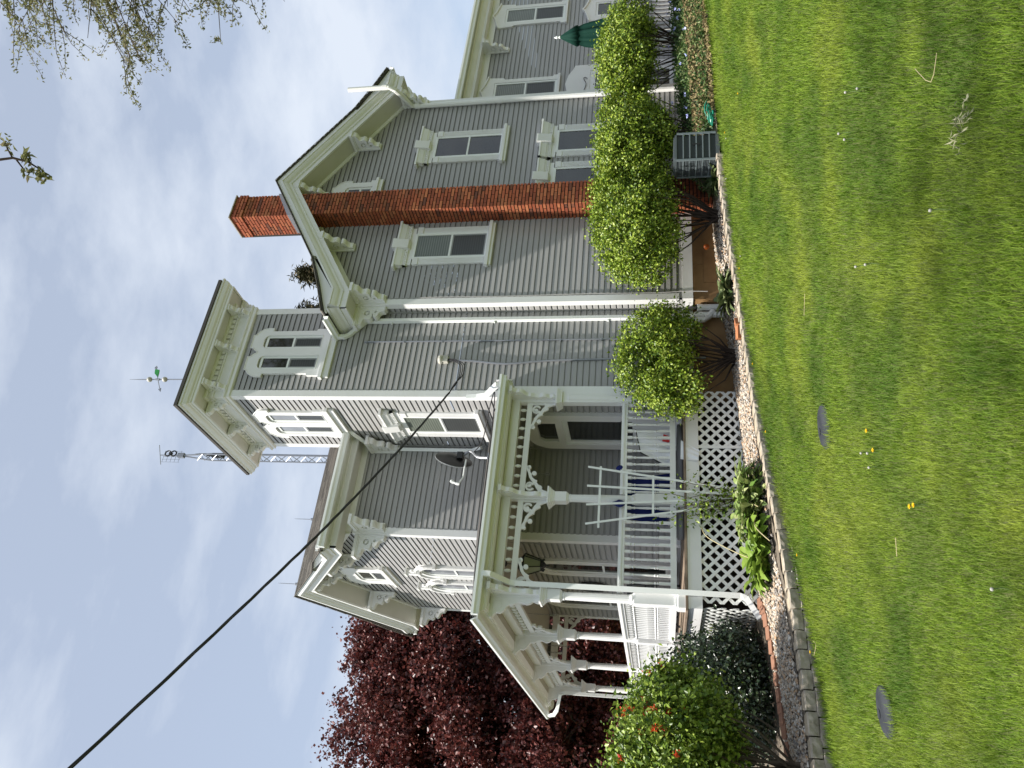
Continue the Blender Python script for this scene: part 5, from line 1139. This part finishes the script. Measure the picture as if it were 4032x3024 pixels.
# dark evergreens behind the porch
def cone_tree(loc, h_, r_, lab, nl, m, size, name='evergreen_tree', z0=.1, group=None, cat='tree', asp=.35, sg=.22):
    t = thing(name, loc, lab, cat, group); L0 = np.array(loc)
    n = nl//10; f_ = rng.random(n)**.75; zz = z0*h_+(1-z0)*h_*f_; rr = r_*(1-f_)**.8*(.35+.7*rng.random(n)); a = rng.random(n)*2*pi
    C = np.stack([rr*np.cos(a), rr*np.sin(a), zz-.15*rr], 1)
    outd = np.stack([np.cos(a), np.sin(a), -.25+0*a], 1); dr_ = np.repeat(outd, 10, 0)
    P = (C[:, None]+rng.normal(size=(n, 10, 3))*sg).reshape(-1, 3)
    np_mesh('crown', leaves(P+L0, size, asp, 0, droop=dr_), 4, LF, m, t)
    b = MB(); b.tube([tuple(L0+np.array([0, 0, -.2])), tuple(L0+np.array([0, 0, h_*.5])), tuple(L0+np.array([0, 0, h_*.97]))], [r_*.07, r_*.045, .02], 8); b.build('trunk', DARKB, t)
GD = 'dark evergreens beyond the porch'
for i, (x, y, h_, r_) in enumerate(((9.4, 31.5, 9.5, 3.8), (6.3, 32.5, 8.5, 3.6), (3.2, 32, 8, 3.4), (.2, 33, 8, 3.6), (-3.2, 33, 8, 3.8), (12.8, 31, 9, 3.6))):
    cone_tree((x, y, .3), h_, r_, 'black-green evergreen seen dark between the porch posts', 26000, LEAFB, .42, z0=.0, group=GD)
# spruces beyond the roofs
cone_tree((18.0, 21.7, .5), 14.8, 1.9, 'spruce top showing above the roof between chimney and tower', 8000, NEEDLE, .26, 'spruce', .45, asp=.12, sg=.15)
cone_tree((16.6, 22.2, .5), 14.5, 1.4, 'smaller spruce tip showing right beside the tower', 5000, NEEDLE, .26, 'spruce', .45, asp=.12, sg=.15)
# tree at the right whose fresh-leaved twigs hang into the sky
def sky_tree(loc, lab):
    t = thing('spring_tree', loc, lab, 'tree'); L0 = np.array(loc, float); paths = []; LV = []
    top = L0+np.array([-.4, .1, 9.0]); paths.append(([L0-np.array([0, 0, .2]), L0+np.array([.1, 0, 3]), L0+np.array([-.1, 0, 6]), top], [.26, .2, .15, .08]))
    for k in range(118):
        s_ = L0+np.array([0, 0, 5.6+4.8*rng.random()]); v = rng.random(); 
        tgt = np.array([loc[0], loc[1], 0])+np.array(SPD)*(2.35+2.0*rng.random()**.8-.9*max(0, v-.5)*2-.7*max(0, .35-v)*2)+np.array(SPU)*(rng.random()-.5)*3.0+np.array([0, 0, 7.75+5.2*v])
        midp = s_*.5+tgt*.5+np.array([0, 0, .5+.3*rng.random()])
        q_ = [s_, s_*.75+midp*.25+np.array([0, 0, .2]), midp, midp*.5+tgt*.5+np.array([0, 0, .05]), tgt]
        paths.append((q_, [.045, .034, .020, .012, .004]))
        for _ in range(11):
            f_ = .42+.58*rng.random(); i = min(3, int(f_*4)); g_ = f_*4-i; p0 = q_[i]*(1-g_)+q_[i+1]*g_
            dd = unit(np.array(SPD)*.9+rng.normal(size=3)*.55+np.array([0, 0, -.15])); ln = .35+.55*rng.random()
            p1 = p0+dd*ln*.5; p2 = p1+unit(dd+np.array([0, 0, -.25])+rng.normal(size=3)*.2)*ln*.5
            paths.append(([p0, p1, p2], [.007, .005, .003])); m_ = int(6+6*rng.random())
            for w in np.linspace(.2, 1, m_): LV.append((p0*(1-w)**2+2*p1*w*(1-w)+p2*w*w))
    np_tubes(paths, 'trunk', BARK, t, 5)
    C = np.array(LV); P = (C[:, None]+rng.normal(size=(len(C), 4, 3))*.035).reshape(-1, 3)
    np_mesh('crown', leaves(P, .062, .42, .2), 4, LF, LEAFS, t)
SPD = np.array([-.856, .517, .0]); SPU = np.array([.517, .856, 0])
sky_tree((13.6, 4.1, 1.0), 'tree with fresh sparse spring leaves hanging into the sky at the right')
# a twig of another tree reaching over from behind the lens
t = thing('overhead_branch_tree', (-3.2, -2.2, -.1), 'bare twig with young leaf tufts at the upper frame edge', 'tree')
A_ = np.array
paths = [([A_((-3.2, -2.2, -.3)), A_((-3.1, -2.1, 3)), A_((-2.6, -1.6, 6.5))], [.22, .17, .12]), ([A_((-2.6, -1.6, 6.5)), A_((-.5, .5, 9)), A_((2.4, 2.4, 9.3)), A_((4.12, 3.5, 7.6)), A_((4.135, 3.533, 6.657)), A_((4.155, 3.542, 6.563)), A_((4.141, 3.576, 6.449)), A_((4.107, 3.613, 6.373)), A_((4.07, 3.64, 6.36))], [.10, .06, .035, .014, .011, .010, .008, .006, .004]),
    ([A_((4.155, 3.542, 6.563)), A_((4.209, 3.501, 6.60)), A_((4.252, 3.471, 6.619))], [.007, .006, .004]), ([A_((4.15, 3.56, 6.54)), A_((4.096, 3.594, 6.487)), A_((4.073, 3.612, 6.468))], [.007, .006, .004])]
for k in range(26):
    a_ = 2*pi*k/26; tip = A_((-1.6+3.4*cos(a_)*(.5+.5*rng.random()), .6+3.2*sin(a_)*(.5+.5*rng.random()), 8.6+3.2*rng.random())); s_ = A_((-2.6, -1.6, 5.5+rng.random()))
    paths.append(([s_, s_*.55+tip*.45+A_((0, 0, .4)), tip], [.06, .035, .008]))
np_tubes(paths, 'limb', DARKB, t)
CC = np.concatenate([p[0][1]*(1-w)+p[0][2]*w+rng.normal(size=(26, 3))*A_((.45, .45, .35)) for p in paths[-26:] for w in (.5, 1.0)])
CC = CC[(CC[:, 2]-1.7) > 1.35*np.hypot(CC[:, 0], CC[:, 1])*np.where(CC[:, 0]*sin(YAW)+CC[:, 1]*cos(YAW) > 0, 1, 0)]
P = (CC[:, None]+rng.normal(size=(len(CC), 9, 3))*.07).reshape(-1, 3); np_mesh('crown', leaves(P, .085, .5, .1), 4, LF, LEAFS, t)
C = A_([(4.252, 3.471, 6.619), (4.22, 3.50, 6.60), (4.07, 3.612, 6.46), (4.08, 3.61, 6.44), (4.17, 3.557, 6.454), (4.16, 3.56, 6.47), (4.07, 3.64, 6.35), (4.06, 3.65, 6.37), (4.05, 3.65, 6.33)])
P = (C[:, None]+rng.normal(size=(len(C), 13, 3))*.020).reshape(-1, 3); np_mesh('leaves', leaves(P, .062, .36, .1), 4, LF, LEAFS, t)
